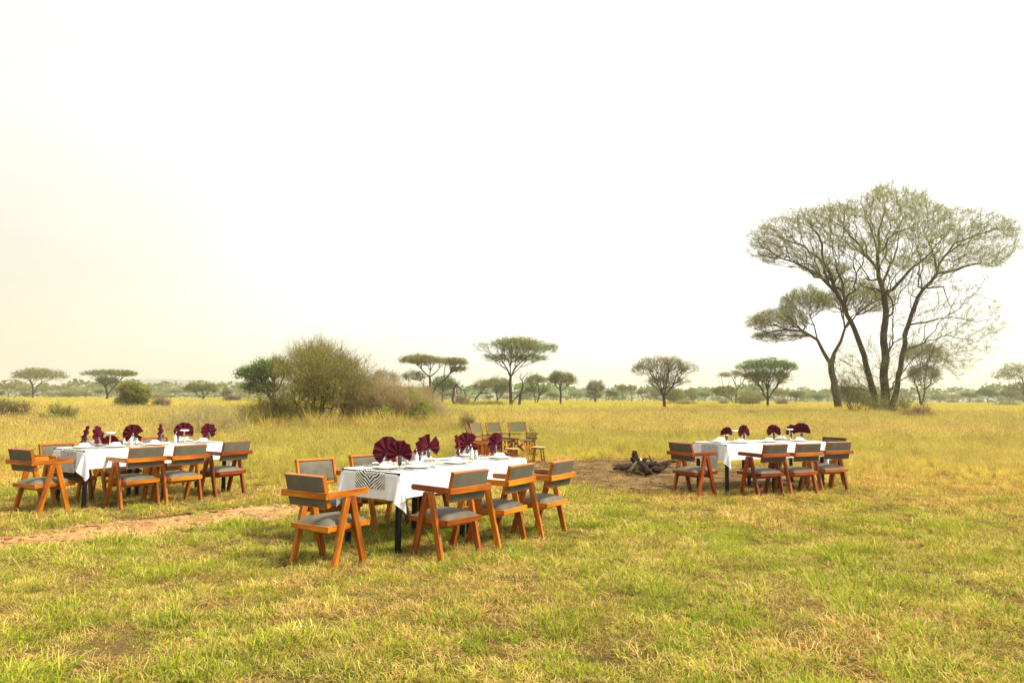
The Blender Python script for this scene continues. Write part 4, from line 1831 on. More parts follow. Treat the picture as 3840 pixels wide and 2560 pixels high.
umbrella('acacia_tree', 'C', (600, 715), 108, [([(600, 715), (640, 560), (740, 480), (790, 420), (815, 360)], .17, .07)],
         [(725, 968, 255, 345, .55), (800, 968, 345, 410, .3)], 420, 17, OLIVE, DRYOL, 'acacia whose single limb leans far right to a small flat crown', group=GT, leaf=.25, per=8, bf=.7)
umbrella('acacia_tree', 'C', (545, 715), 116, [([(545, 715), (520, 540), (490, 490)], .12, .06)],
         [(295, 540, 395, 510, .5)], 260, 18, OLIVE * .9, DRYOL, 'low side crown of an acacia under the left of the wide flat acacia', group=GT, leaf=.22, per=5, twn=2, bf=.6)
umbrella('green_tree', 'C', (718, 708), 120, [([(718, 708), (716, 620), (720, 560)], .16, .1)],
         [(610, 885, 445, 600, .7)], 420, 19, GREEN * .8, GREEN, 'small dense green tree under the leaning acacia limb', group=GT, leaf=.26, per=9, top=.7)
umbrella('acacia_tree', 'C', (1045, 716), 135, [([(1045, 716), (1060, 670), (1110, 620), (1160, 612), (1225, 625)], .15, .06), ([(1110, 620), (1115, 570), (1125, 540)], .09, .04)],
         [(1030, 1240, 492, 600, .5)], 260, 20, DRYOL, OLIVE, 'leaning acacia with a crooked trunk and thin grey crown, left of the tallest umbrella tree', group=GT, leaf=.22, per=3, twn=3, twl=.7, bf=.45)
umbrella('acacia_tree', 'C', (1290, 700), 150, [([(1290, 700), (1280, 620), (1270, 560)], .15, .08), ([(1300, 690), (1350, 610), (1370, 560)], .12, .07)],
         [(1165, 1420, 460, 590, .6), (1240, 1440, 540, 640, .6)], 560, 21, OLIVE, GREEN, 'round olive tree half behind the trunk of the tallest umbrella tree', group=GT, leaf=.34, per=7, sig=.4)
umbrella('acacia_tree', 'C', (1430, 776), None, [([(1430, 776), (1425, 640), (1418, 520), (1425, 450)], .24, .17), ([(1422, 455), (1385, 360), (1330, 280), (1230, 210), (1150, 170)], .1, .03), ([(1425, 450), (1420, 350), (1440, 260), (1430, 180)], .09, .04),
         ([(1428, 450), (1480, 350), (1560, 270), (1680, 200), (1760, 150)], .1, .03), ([(1425, 450), (1460, 370), (1500, 300), (1530, 220)], .08, .03), ([(1422, 460), (1400, 390), (1300, 320), (1200, 280)], .07, .03), ([(1428, 455), (1520, 350), (1640, 310), (1760, 270)], .07, .025)],
         [(1070, 1850, 62, 235, .55), (1150, 1800, 215, 320, .35)], 1500, 22, OLIVE * 1.05, GREEN * 1.25, 'tallest umbrella acacia near the middle, olive crown spreading wide over a single trunk', group=GT, leaf=.2, per=7, bf=.6, sig=.28, twn=2, twl=.6)
umbrella('acacia_tree', 'C', (1685, 748), 132, [([(1685, 748), (1675, 660), (1665, 600)], .12, .06), ([(1705, 748), (1722, 650), (1715, 560), (1710, 510)], .14, .06)],
         [(1585, 1815, 435, 540, .55), (1580, 1700, 555, 630, .5), (1715, 1815, 560, 630, .5)], 560, 23, OLIVE, DRYOL, 'two stemmed acacia with layered crowns, right of the tallest umbrella tree', group=GT, leaf=.28, per=6, sig=.32)
umbrella('acacia_tree', 'C', (1940, 772), None, [([(1940, 772), (1945, 650), (1942, 600)], .15, .11), ([(1942, 610), (1900, 540), (1860, 490)], .07, .03), ([(1942, 605), (1950, 520), (1940, 450)], .07, .03), ([(1942, 610), (2000, 550), (2050, 500)], .07, .03)],
         [(1795, 2092, 405, 555, .6)], 620, 24, DRYOL, OLIVE, 'neat round crowned brown acacia behind the rightmost camp chair', group=GT, leaf=.2, per=4, twn=3, twl=.55, bf=.55)
umbrella('acacia_tree', 'D', (85, 560), 165, [([(85, 560), (88, 500), (90, 440)], .18, .1)],
         [(-5, 175, 335, 450, .7), (0, 165, 440, 520, .5)], 480, 25, OLIVE * .85, DRYOL, 'drooping dark acacia left of the bare spreading tree', group=GT, leaf=.36, per=6, twn=2, twl=.8)
umbrella('acacia_tree', 'D', (765, 627), None, [([(765, 627), (760, 540), (755, 490), (735, 430)], .2, .12), ([(755, 490), (700, 380), (640, 300), (560, 250)], .09, .03), ([(740, 430), (720, 330), (690, 230)], .08, .03), ([(755, 480), (780, 380), (790, 280), (800, 180)], .09, .03),
         ([(760, 490), (830, 400), (900, 320), (1000, 250)], .09, .03), ([(770, 450), (860, 340), (900, 240)], .07, .03), ([(750, 470), (680, 400), (600, 330)], .06, .03)],
         [(455, 1085, 100, 320, .62), (560, 960, 280, 420, .45)], 2100, 26, DRYOL * 1.05, OLIVE, 'spreading almost leafless acacia with a fine brown crown, alone right of the middle', group=GT, leaf=.12, per=2, twn=3, twl=.4, bf=.45, r_tip=.011, sig=.15, thick=.03)
umbrella('acacia_tree', 'D', (1460, 574), 150, [([(1460, 574), (1462, 500), (1470, 420), (1440, 330)], .18, .07), ([(1465, 440), (1510, 370), (1560, 300)], .1, .05), ([(1440, 570), (1415, 520), (1330, 440)], .11, .05)],
         [(1290, 1610, 240, 320, .5), (1235, 1480, 385, 500, .55)], 560, 27, OLIVE, DRYOL, 'pale two tier acacia just left of the bright green topped tree', group=GT, leaf=.3, per=7, bf=.6)
umbrella('acacia_tree', 'D', (1770, 612), None, [([(1770, 612), (1775, 520), (1772, 420)], .18, .13), ([(1772, 430), (1760, 330), (1745, 230)], .09, .03), ([(1774, 470), (1700, 390), (1620, 300), (1560, 240)], .08, .03), ([(1774, 480), (1850, 400), (1920, 320), (1980, 260)], .08, .03), ([(1772, 430), (1820, 330), (1850, 230)], .07, .03), ([(1772, 500), (1700, 440), (1640, 420)], .05, .025)],
         [(1525, 2030, 118, 265, .6), (1570, 1990, 240, 430, .15)], 1500, 28, GREEN * 1.1, GREEN * .85, 'bright green flat topped acacia left of the giant tree', group=GT, leaf=.22, per=9, bf=.6, sig=.22, low=(4.6, DRYOL * 1.2))
umbrella('acacia_tree', 'E', (1812, 1425), 180, [([(1812, 1425), (1800, 1340), (1790, 1270)], .25, .12)],
         [(1655, 1900, 1170, 1300, .65), (1700, 1890, 1290, 1370, .5)], 620, 30, OLIVE * .9, DRYOL, 'olive acacia cut by the right border of the view', group=GT, leaf=.4, per=8, sig=.4, twl=.7)
umbrella('acacia_tree', 'E', (1165, 1452), None, [([(1165, 1452), (1150, 1370), (1135, 1320)], .22, .1), ([(1172, 1440), (1185, 1340), (1190, 1240)], .16, .06)],
         [(1050, 1300, 1045, 1200, .6), (1060, 1290, 1180, 1330, .5)], 1700, 31, DRYOL * .9, OLIVE, 'smaller twiggy acacia behind the right foot of the giant tree', group=GT, leaf=.25, per=4, twn=3, twl=.7, bf=.45)
umbrella('acacia_tree', 'E', (652, 1472), None, [([(652, 1472), (625, 1330), (605, 1185)], .46, .36), ([(603, 1190), (560, 1110), (520, 1030), (430, 975), (320, 970), (220, 985), (130, 960)], .24, .05), ([(606, 1185), (625, 1110), (665, 1040), (690, 960), (720, 900)], .26, .1),
         ([(510, 1020), (500, 940), (460, 850)], .12, .04), ([(690, 970), (680, 860), (640, 780)], .12, .04), ([(700, 940), (780, 840), (850, 760)], .12, .04), ([(430, 975), (360, 900), (260, 880)], .09, .03)],
         [(90, 480, 830, 1000, .55), (300, 620, 710, 900, .55), (560, 960, 660, 900, .6), (120, 420, 980, 1060, .3)], 5400, 32, DRYOL * 1.3, np.array([.24, .28, .05]), 'wide low acacia forking in two, behind the left side of the giant tree', group=GT, leaf=.11, per=12, twn=3, twl=.5, bf=.5, r_tip=.012, sig=.18, thick=.05, lsc=.3)

# the giant tree: three trunks from one foot, limbs traced in the zoomed view E with a depth offset each
BIG_D = 64.0
borg, bf_ = loc_frame(zpx('E', 940, 1490)[0], BIG_D)


def E_(x, y, dy=0.0):
    return bf_(*zpx('E', x, y), dy)


def limb(pts, r0, r1, y0=0.0, y1=0.0):
    n = len(pts) - 1
    return ([E_(x, y, y0 + (y1 - y0) * k / n) for k, (x, y) in enumerate(pts)], r0, r1)


BL = [
    limb([(945, 1500), (940, 1400), (935, 1300), (940, 1100), (930, 1000), (945, 850), (930, 740), (900, 650), (895, 560), (905, 450), (900, 350), (930, 250)], .42, .06, 0, .6),
    limb([(905, 1500), (880, 1420), (850, 1290), (820, 1180), (770, 1020), (730, 920), (690, 820), (640, 740), (590, 690), (540, 640), (500, 610), (400, 560), (280, 520), (160, 500)], .29, .035, -.3, -2.5),
    limb([(970, 1500), (985, 1430), (1010, 1350), (1040, 1150), (1060, 1000), (1100, 880), (1140, 770), (1180, 710), (1260, 620), (1270, 570), (1330, 490), (1370, 430), (1480, 390), (1600, 350), (1720, 330)], .27, .03, .2, 2.5),
    limb([(640, 740), (600, 620), (555, 540), (550, 440), (500, 350), (400, 300)], .17, .03, -1.6, -3.5),
    limb([(600, 695), (560, 560), (440, 450), (300, 400), (200, 370)], .12, .025, -1.8, 1.5),
    limb([(690, 820), (680, 700), (640, 600), (620, 500), (600, 380)], .13, .03, -1.3, 3.0),
    limb([(935, 745), (985, 720), (1040, 660), (1100, 590), (1180, 530), (1260, 440), (1330, 370)], .17, .03, .4, -3.5),
    limb([(898, 590), (840, 530), (760, 420), (700, 360), (600, 280)], .14, .03, .5, -3),
    limb([(928, 700), (960, 600), (1000, 500), (1020, 420), (1030, 300)], .13, .03, .4, 4),
    limb([(900, 520), (980, 390), (1100, 330), (1200, 260)], .11, .025, .5, 2.5),
    limb([(900, 480), (860, 380), (820, 250), (790, 180)], .09, .02, .5, 4.5),
    limb([(1260, 625), (1380, 600), (1500, 560), (1600, 570)], .12, .025, 1.3, -1.5),
    limb([(1265, 590), (1230, 480), (1200, 400), (1150, 300)], .1, .025, 1.3, 4.5),
    limb([(1330, 490), (1450, 430), (1560, 300)], .08, .02, 1.6, 5),
    limb([(1165, 730), (1300, 700), (1330, 800), (1380, 880)], .08, .02, 1.0, 3),
    limb([(1090, 970), (1200, 920), (1350, 890), (1500, 920), (1600, 900)], .08, .02, .8, -2),
    limb([(1058, 1110), (1180, 1050), (1330, 1000), (1480, 1030)], .08, .02, .6, 2.5),
    limb([(945, 1180), (990, 1010), (985, 900)], .08, .03, 0, -.5),
    limb([(850, 1290), (800, 1200), (740, 1190), (660, 1150)], .05, .015, -.3, -2),
    limb([(1020, 1300), (1150, 1230), (1300, 1180)], .05, .015, .3, -1.5),
]


def poly_points(poly, n, rg, dep, dens=None):
    """points inside a photo outline, spread in depth as a rounded crown would be"""
    poly = np.array(poly, float)
    lo, hi = poly.min(0), poly.max(0)
    out = []
    cx, hw = (lo[0] + hi[0]) / 2, (hi[0] - lo[0]) / 2
    while len(out) < n:
        x, y = rg.uniform(lo[0], hi[0]), rg.uniform(lo[1], hi[1])
        ins = False
        j = len(poly) - 1
        for i in range(len(poly)):
            if (poly[i, 1] > y) != (poly[j, 1] > y) and x < (poly[j, 0] - poly[i, 0]) * (y - poly[i, 1]) / (poly[j, 1] - poly[i, 1]) + poly[i, 0]:
                ins = not ins
            j = i
        if not ins: continue
        if dens and rg.uniform() > dens(x, y): continue
        u = (x - cx) / hw
        out.append(E_(x, y, rg.uniform(-1, 1) * dep * math.sqrt(max(.05, 1 - u * u))))
    return np.array(out)


rg = np.random.default_rng(77)
CROWN = [(91, 493), (130, 388), (189, 311), (257, 273), (345, 254), (413, 220), (481, 211), (569, 192), (647, 182), (725, 144), (803, 139), (862, 101), (920, 84), (979, 90), (1047, 84), (1105, 115), (1174, 125), (1222, 182), (1339, 211), (1417, 230), (1486, 216), (1544, 220), (1622, 249), (1700, 292), (1768, 340), (1773, 426), (1729, 502), (1671, 560), (1593, 590), (1505, 575), (1408, 590), (1320, 640), (1232, 600), (1144, 560), (1057, 600), (959, 560), (862, 600), (764, 560), (667, 640), (569, 660), (491, 640), (413, 590), (316, 580), (218, 560), (130, 521)]
BP = [poly_points([(480, 600), (700, 560), (950, 560), (1250, 560), (1330, 640), (1200, 720), (1000, 770), (820, 740), (640, 720)], 420, rg, 4),
      poly_points(CROWN, 5600, rg, 8.5, lambda x, y: .42 + .58 * float(fbm(x / 105, y / 75, 21, 2) > .46)),
      poly_points([(1150, 690), (1330, 640), (1500, 690), (1640, 800), (1700, 930), (1660, 1010), (1560, 1110), (1480, 1190), (1420, 1260), (1300, 1240), (1220, 1120), (1100, 1060), (1090, 900)], 560, rg, 4),
      poly_points([(560, 1150), (700, 1020), (840, 1000), (1000, 760), (1120, 760), (1120, 1000), (1010, 1400), (1000, 1480), (840, 1480), (760, 1380)], 420, rg, 2.2)]
BPV = np.vstack(BP)
c0 = E_(945, 620)
q = np.linalg.norm((BPV - c0) / BPV.std(0), axis=1)
ex = []
for i in rg.choice(np.argsort(q)[-2600:], 520, replace=False):      # thin whips that fray the crown's edge
    dv = (BPV[i] - c0) / np.linalg.norm(BPV[i] - c0) + rg.normal(0, .4, 3) + np.array([0, 0, .1])
    dv /= np.linalg.norm(dv)
    ln = rg.uniform(.4, 1.25)
    for t_ in (.33, .66, 1.0):
        ex.append(BPV[i] + dv * ln * t_ + rg.normal(0, .04, 3))
BPV = np.vstack([BPV, ex])
t = build_tree('giant_acacia', BL, BPV, .52, 40, .0105, .455, .055, .095, 8, .17, np.array([.28, .36, .045]), np.array([.33, .31, .07]), .22, .42, 4, TWIG, loc=borg, lmin=.8, jit=.09, explicit='sep', twup=.2, flat=.35)
tag(t, 'giant spreading acacia with three trunks and a lacy open crown at the right', 'tree')

# ------------------------------------------------------------------ bushes, brush, dead trees
def blob_pts(n, blobs, f, z, rg, ydep):
    out = []
    w = np.array([b[2] * b[3] for b in blobs], float)
    sd = int(rg.integers(0, 90))
    for b, m in zip(blobs, (n * w / w.sum()).astype(int)):
        c = f(*zpx(z, b[0], b[1])) if z else f(b[0], b[1])
        e = f(*zpx(z, b[0] + b[2], b[1] - b[3])) if z else f(b[0] + b[2], b[1] - b[3])
        rx, rz = abs(e[0] - c[0]), abs(e[2] - c[2])
        v = rg.normal(0, 1, (m, 3))
        v /= np.linalg.norm(v, axis=1, keepdims=True)
        r = rg.uniform(0, 1, m) ** .5
        k = 1 + (fbm(v[:, 0] * 1.9 + v[:, 1] + 7, v[:, 2] * 1.9 + 7, sd, 4) - .5) * 1.5
        p = v * (r * k)[:, None] * np.array([rx, ydep * (b[4] if len(b) > 4 else 1), rz]) + c
        p[:, 1] += b[5] if len(b) > 5 else 0
        out.append(p[p[:, 2] > .05])
    return np.vstack(out)


def fan_pts(n, boxes, f, z, rg, ydep, base):
    """stems fanning up from the base: points along arcs whose ends fill the boxes unevenly"""
    out = []
    w = np.array([b[2] * b[3] for b in boxes], float)
    for b, m in zip(boxes, (n * w / w.sum()).astype(int)):
        c = f(*zpx(z, b[0], b[1]))
        e = f(*zpx(z, b[0] + b[2], b[1] - b[3]))
        rx, rz = abs(e[0] - c[0]), abs(e[2] - c[2])
        top, cx = e[2], c[0]
        ns = max(3, m // 7)
        for k in range(ns):
            a = rg.uniform(0, 6.283)
            q = math.sqrt(rg.uniform(0, 1))
            end = np.array([cx + rx * q * math.cos(a), ydep * q * math.sin(a), top * rg.uniform(.45, 1.08) * (1 - .35 * q * q)])
            st = np.array([cx * .8 + rx * .35 * q * math.cos(a), ydep * .3 * q * math.sin(a), 0.03])
            t = np.sort(rg.uniform(.12, 1, 7))[:, None]
            p = st + (end - st) * np.hstack([t ** 1.3, t ** 1.3, t ** .85])
            out.append(p + rg.normal(0, .03, p.shape) * rx)
    p = np.vstack(out)
    p[:, 2] = np.maximum(p[:, 2], .03)
    return p


def bush(name, z, basepx, d, blobs, n, seed, label, cat, col, alt, twcol, stems=7, leaf=.07, per=3, twn=3, twl=.4, r_tip=.005, ydep=1.5, bf=.3, sig=.1, twup=.5, spread=1.0, group=None, thick=.02, lsc=.9, lmin=.6, fan=False, shoots=0, shl=1.0):
    px = zpx(z, *basepx)[0] if z else basepx[0]
    org, f = loc_frame(px, d)
    rg = np.random.default_rng(seed)
    P = fan_pts(n, blobs, f, z, rg, ydep, None) if fan else blob_pts(n, blobs, f, z, rg, ydep)
    if shoots:
        # long whippy shoots that break the outline
        c0 = P.mean(0) * np.array([1, 1, .5])
        q = np.linalg.norm((P - c0) / P.std(0), axis=1)
        idx = rg.choice(np.argsort(q)[-len(P) // 3:], shoots)
        ex = []
        for i in idx:
            dv = (P[i] - c0)
            dv = dv / np.linalg.norm(dv) + rg.normal(0, .45, 3) + np.array([0, 0, .35])
            dv /= np.linalg.norm(dv)
            ln = shl * rg.uniform(.35, 1.1)
            for t in (.2, .4, .6, .8, 1.0):
                ex.append(P[i] + dv * ln * t + np.array([0, 0, -.25 * t * t * ln]) + rg.normal(0, .015, 3))
        P = np.vstack([P, [e for e in ex if e[2] > .05]])
    L = [([np.array([0, 0, -.05]), np.array([0, 0, .03])], r_tip * 6, r_tip * 5)]
    hz = np.percentile(P[:, 2], 60)
    for k in range(stems):
        q = P[rg.integers(0, len(P))]
        b = np.array([q[0] * .55 * spread + rg.normal(0, .1), q[1] * .5, 0.0])
        m = b * .5 + q * .5
        m[2] = min(q[2], hz) * .55
        L.append(([b, m], r_tip * 6, r_tip * 3.5))
    t = build_tree(name, L, P, bf, seed, r_tip, .42, thick, leaf, per, sig, col, alt, lsc, twl, twn, twcol, loc=org, explicit='sep', lmin=lmin, jit=.1, flat=.8, twup=twup)
    return tag(t, label, cat, group)


YOL = np.array([.30, .30, .06])
BRN = np.array([.22, .155, .08])
STR = np.array([.33, .25, .10])
BD = 30.5
bush('thorn_bush', 'B', (800, 960), BD, [(890, 370, 270, 200, 1, 0), (1170, 450, 210, 170, .8, 0), (800, 560, 210, 180, .9, 0), (1000, 640, 330, 190, 1, 0), (560, 790, 230, 150, .7, -.2), (830, 830, 260, 130, .9), (1320, 600, 150, 120, .7), (440, 840, 110, 90, .6, -.3)], 2500, 50,
     'big tangled thorn bush with yellow green shoots, left of the middle', 'bush', np.array([.46, .44, .075]), np.array([.25, .25, .055]), TWIG * 1.7, stems=22, leaf=.06, per=5, twn=3, twl=.5, r_tip=.007, ydep=1.9, sig=.1, bf=.22, shoots=420, shl=.95)
bush('brush_pile', 'B', (420, 900), BD - .3, [(470, 800, 190, 130), (380, 730, 110, 90)], 620, 51, 'dark bare twigs sprawling at the left foot of the big thorn bush', 'brush', OLIVE * .8, BRN, TWIG, stems=8, leaf=.06, per=1, twn=4, twl=.45, ydep=.9, twup=.2, fan=True)
bush('dry_brush', 'B', (1500, 960), BD + .8, [(1370, 760, 210, 210, 1, 0), (1650, 790, 260, 190, 1, 0), (1930, 830, 260, 150, 1, 0), (2130, 890, 150, 100, .8, 0)], 3000, 52, 'mound of dry brown twigs and grass right of the big thorn bush', 'brush', STR * 1.2, np.array([.36, .28, .14]), np.array([.38, .29, .16]), shoots=160,
     stems=30, leaf=.07, per=1, twn=5, twl=.5, r_tip=.005, ydep=1.3, twup=1.0, bf=.15)
bush('leafy_weed', 'B', (2010, 880), BD + .2, [(1960, 660, 100, 90, .5, 0), (2080, 740, 110, 80, .5, 0), (1890, 620, 50, 60, .4)], 900, 53, 'bright green leafy weed growing out of the dry brush at its right', 'weed', np.array([.25, .40, .05]), YOL, OLIVE, leaf=.085, per=8, twn=3, twl=.25, ydep=.8, sig=.08, twup=.8, fan=True)
bush('leafy_weed', 'B', (1640, 940), BD - .6, [(1640, 790, 70, 110, .5, 0), (1600, 860, 80, 60, .5)], 420, 54, 'small bright green weed low in the middle of the dry brush', 'weed', np.array([.22, .38, .05]), YOL, OLIVE, leaf=.085, per=7, twn=2, twl=.2, ydep=.6, sig=.08, twup=.8, fan=True)
bush('leafy_weed', 'B', (2230, 920), BD, [(2240, 860, 50, 70, .5)], 90, 55, 'tiny green weed at the right foot of the dry brush', 'weed', GREEN * 1.6, YOL, OLIVE, leaf=.07, per=6, twn=2, twl=.2, ydep=.3, sig=.07, fan=True)
bush('acacia_bush', 'A', (1300, 632), 67, [(1290, 480, 120, 110, 1, 0), (1260, 570, 150, 60, 1, 0), (1400, 500, 70, 70, .7)], 1300, 56, 'round olive bush alone on the plain left of the middle', 'bush', OLIVE, YOL, TWIG, stems=9, leaf=.17, per=4, twn=3, twl=.4, r_tip=.008, ydep=1.3, sig=.18, shoots=70, shl=.7)
bush('dry_brush', 'A', (1590, 600), 68, [(1590, 560, 100, 50)], 420, 57, 'reddish brown dry brush to the right of the round olive bush', 'brush', BRN * 1.3, BRN, BRN * 1.2, leaf=.13, per=1, twn=5, twl=.5, r_tip=.008, ydep=1.0, twup=1.2, fan=True)
bush('leafy_weed', 'A', (1590, 630), 64, [(1540, 610, 90, 25), (1660, 620, 60, 20)], 240, 58, 'low yellow green weeds in front of the reddish brush', 'weed', GREEN * 1.4, YOL, OLIVE, leaf=.14, per=5, twn=2, twl=.3, r_tip=.008, ydep=.8, sig=.12, fan=True)
bush('dry_brush', 'A', (60, 740), 37, [(40, 650, 160, 100), (150, 620, 110, 80), (-60, 640, 120, 110)], 1100, 59, 'brown dry brush cut by the left border of the view', 'brush', BRN * 1.1, OLIVE * .8, BRN, stems=14, leaf=.09, per=1, twn=5, twl=.45, r_tip=.006, ydep=1.2, twup=.9, fan=True)
bush('green_shrub', 'A', (640, 730), 36.5, [(650, 690, 90, 50), (600, 620, 70, 60), (700, 600, 50, 40), (540, 560, 40, 20)], 480, 60, 'thin leaning green shrub in the golden grass at left', 'shrub', GREEN * 1.05, OLIVE, TWIG, stems=6, leaf=.09, per=4, twn=3, twl=.3, ydep=.7, twup=.9, fan=True)
bush('green_shrub', 'A', (430, 740), 36, [(430, 710, 70, 35), (350, 735, 40, 40)], 240, 61, 'small blue green shrub at the foot of the brown brush at left', 'shrub', np.array([.11, .13, .075]), GREEN, TWIG, stems=4, leaf=.08, per=4, twn=3, twl=.25, ydep=.6, twup=.9, fan=True)
bush('thorn_scrub', 'A', (1960, 880), 24.5, [(1900, 720, 300, 120), (2200, 770, 190, 130), (1700, 790, 180, 70), (2060, 640, 120, 60)], 430, 62, 'sprawling pale thorny scrub with arching bare shoots behind the left table', 'bush', YOL * 1.1, STR, np.array([.36, .30, .18]), stems=14, leaf=.05, per=2, twn=2, twl=.6, r_tip=.004, ydep=1.0, twup=.4, bf=.5, sig=.1, lmin=.4)
bush('dry_brush', 'A', (2270, 552), 150, [(2280, 520, 90, 30)], 380, 63, 'low dark brush under a fallen branch left of the big bush', 'brush', BRN * .7, BRN, BRN * .7, leaf=.25, per=2, twn=4, twl=.8, r_tip=.015, ydep=2, twup=.6, fan=True)
bush('acacia_tree', 'A', (2230, 540), 175, [(2230, 435, 45, 28), (2200, 460, 30, 20)], 240, 64, 'small acacia top above the dark brush, left of the big bush', 'tree', OLIVE, DRYOL, TWIG, stems=3, leaf=.35, per=5, twn=1, r_tip=.015, ydep=2, spread=.2, group=GT)
bush('dry_brush', 'C', (540, 715), 105, [(540, 620, 90, 80)], 620, 65, 'grey leafless brush at the foot of the wide flat acacia', 'brush', BRN, DRYOL, BRN * .9, stems=9, leaf=.12, per=1, twn=4, twl=.7, r_tip=.01, ydep=2, twup=.7, fan=True)
bush('dry_brush', 'C', (940, 715), 110, [(940, 690, 70, 30), (880, 680, 50, 40)], 360, 66, 'grey heap of dead branches under the broken tree', 'brush', BRN, DRYOL, BRN * .8, leaf=.12, per=0, twn=5, twl=.7, r_tip=.012, ydep=1.5, twup=.2, fan=True)
bush('dry_brush', 'C', (1230, 722), 100, [(1250, 720, 180, 14), (1000, 725, 200, 8)], 420, 67, 'strip of reddish dry grass left of the tallest umbrella tree trunk', 'brush', BRN * 1.5, STR, BRN * 1.6, leaf=.14, per=1, twn=4, twl=.5, r_tip=.01, ydep=1.5, twup=1.5, fan=True)
bush('dry_brush', 'E', (1120, 1545), 48, [(1110, 1510, 80, 35), (1180, 1470, 50, 35)], 520, 68, 'rusty red dead brush at the right foot of the giant tree', 'brush', BRN * 1.3, BRN, np.array([.17, .08, .045]), leaf=.1, per=1, twn=5, twl=.4, r_tip=.006, ydep=.8, twup=.6, fan=True)
bush('thorn_bush', 'E', (780, 1480), 70, [(760, 1390, 120, 90), (690, 1330, 70, 90), (860, 1420, 70, 60)], 1000, 69, 'bare grey thicket between the trunks at the left foot of the giant tree', 'bush', DRYOL, OLIVE, TWIG * 1.1, stems=10, leaf=.11, per=1, twn=4, twl=.6, r_tip=.007, ydep=1.6, twup=.4)
bush('green_shrub', 'E', (1040, 1500), 61, [(960, 1440, 90, 60), (880, 1410, 60, 90), (1060, 1380, 60, 80)], 620, 70, 'leafy suckers growing round the trunks of the giant tree', 'shrub', YOL * .9, OLIVE, TWIG, stems=8, leaf=.1, per=3, twn=3, twl=.4, r_tip=.006, ydep=1.2, twup=.7, fan=True)
bush('dry_brush', 'E', (1690, 1466), 150, [(1690, 1448, 110, 14)], 360, 71, 'long low brown brush on the plain at the far right', 'brush', BRN, OLIVE, BRN * .9, leaf=.25, per=2, twn=4, twl=.7, r_tip=.014, ydep=2.5, twup=.7, fan=True)
bush('dry_brush', 'D', (900, 575), 125, [(960, 555, 120, 18)], 360, 72, 'reddish dry brush behind the spreading leafless acacia', 'brush', BRN * 1.3, OLIVE, BRN * 1.3, leaf=.2, per=2, twn=4, twl=.6, r_tip=.012, ydep=2.5, twup=.9, fan=True)
bush('acacia_bush', 'D', (870, 575), 130, [(860, 480, 90, 70), (800, 450, 60, 60)], 520, 73, 'olive bush behind the trunk of the spreading leafless acacia', 'bush', OLIVE, DRYOL, TWIG, leaf=.28, per=6, twn=2, twl=.6, r_tip=.014, ydep=3, sig=.3)
bush('acacia_bush', 'D', (1600, 570), 135, [(1600, 520, 130, 40)], 420, 74, 'low spreading olive bush left of the bright green acacia trunk', 'bush', OLIVE * .9, DRYOL, TWIG, leaf=.28, per=6, twn=2, twl=.7, r_tip=.014, ydep=3, sig=.3)
bush('dry_brush', 'D', (1340, 575), 140, [(1345, 560, 50, 22)], 200, 75, 'small rusty brush at the foot of the two tier acacia', 'brush', BRN * 1.2, BRN, BRN * 1.2, leaf=.2, per=1, twn=5, twl=.7, r_tip=.014, ydep=2, twup=1, fan=True)
bush('dry_brush', 'D', (1915, 575), 140, [(1915, 545, 50, 30)], 240, 76, 'round rusty brush right of the bright green acacia', 'brush', BRN * 1.2, BRN, BRN * 1.2, leaf=.2, per=2, twn=4, twl=.5, r_tip=.014, ydep=2, twup=.8, fan=True)
bush('green_shrub', 'D', (1080, 690), 52, [(1080, 675, 80, 28)], 220, 77, 'loose green shrub in the golden grass below the spreading leafless acacia', 'shrub', OLIVE, GREEN, TWIG, leaf=.1, per=3, twn=3, twl=.3, r_tip=.006, ydep=.9, twup=.8, fan=True)
bush('green_shrub', 'D', (1620, 695), 52, [(1600, 670, 80, 32)], 220, 78, 'loose green shrub in the golden grass behind the right table', 'shrub', GREEN, OLIVE, TWIG, leaf=.1, per=3, twn=3, twl=.3, r_tip=.006, ydep=.9, twup=.8, fan=True)
bush('green_shrub', 'C', (1590, 1000), 21.5, [(1650, 965, 60, 18)], 70, 79, 'little green shrub just behind the back of the rightmost camp chair', 'shrub', OLIVE, GREEN, TWIG, leaf=.05, per=4, twn=3, twl=.15, r_tip=.004, ydep=.3, twup=.8, sig=.05, fan=True)
bush('dry_brush', 'C', (960, 960), 27, [(980, 900, 70, 45)], 320, 80, 'tuft of brown dry brush left of the camp chairs', 'brush', BRN * 1.2, OLIVE, BRN * 1.1, leaf=.06, per=1, twn=4, twl=.3, r_tip=.005, ydep=.6, twup=.9, fan=True)


def dead_tree(z, base, d, polys, label, seed):
    org, f = loc_frame(zpx(z, *base)[0], d)
    L = []
    for k, (pl, r0, r1) in enumerate(polys):
        pts = [f(*zpx(z, q[0], q[1]), (q[2] if len(q) > 2 else 0)) for q in pl]
        if k == 0: pts[0] = np.array([0, 0, -.1])
        L.append((pts, r0, r1))
    rg = np.random.default_rng(seed)
    ends = np.vstack([np.array(l[0][-1]) + rg.normal(0, .35, (14, 3)) for l in L])
    t = build_tree('dead_tree', L, ends, .3, seed, .012, .42, .02, .1, 0, .1, BRN, None, .5, .5, 3, TWIG, loc=org, lmin=.6, jit=.1, explicit='sep', crown_name='twigs')
    tag(t, label, 'dead tree')


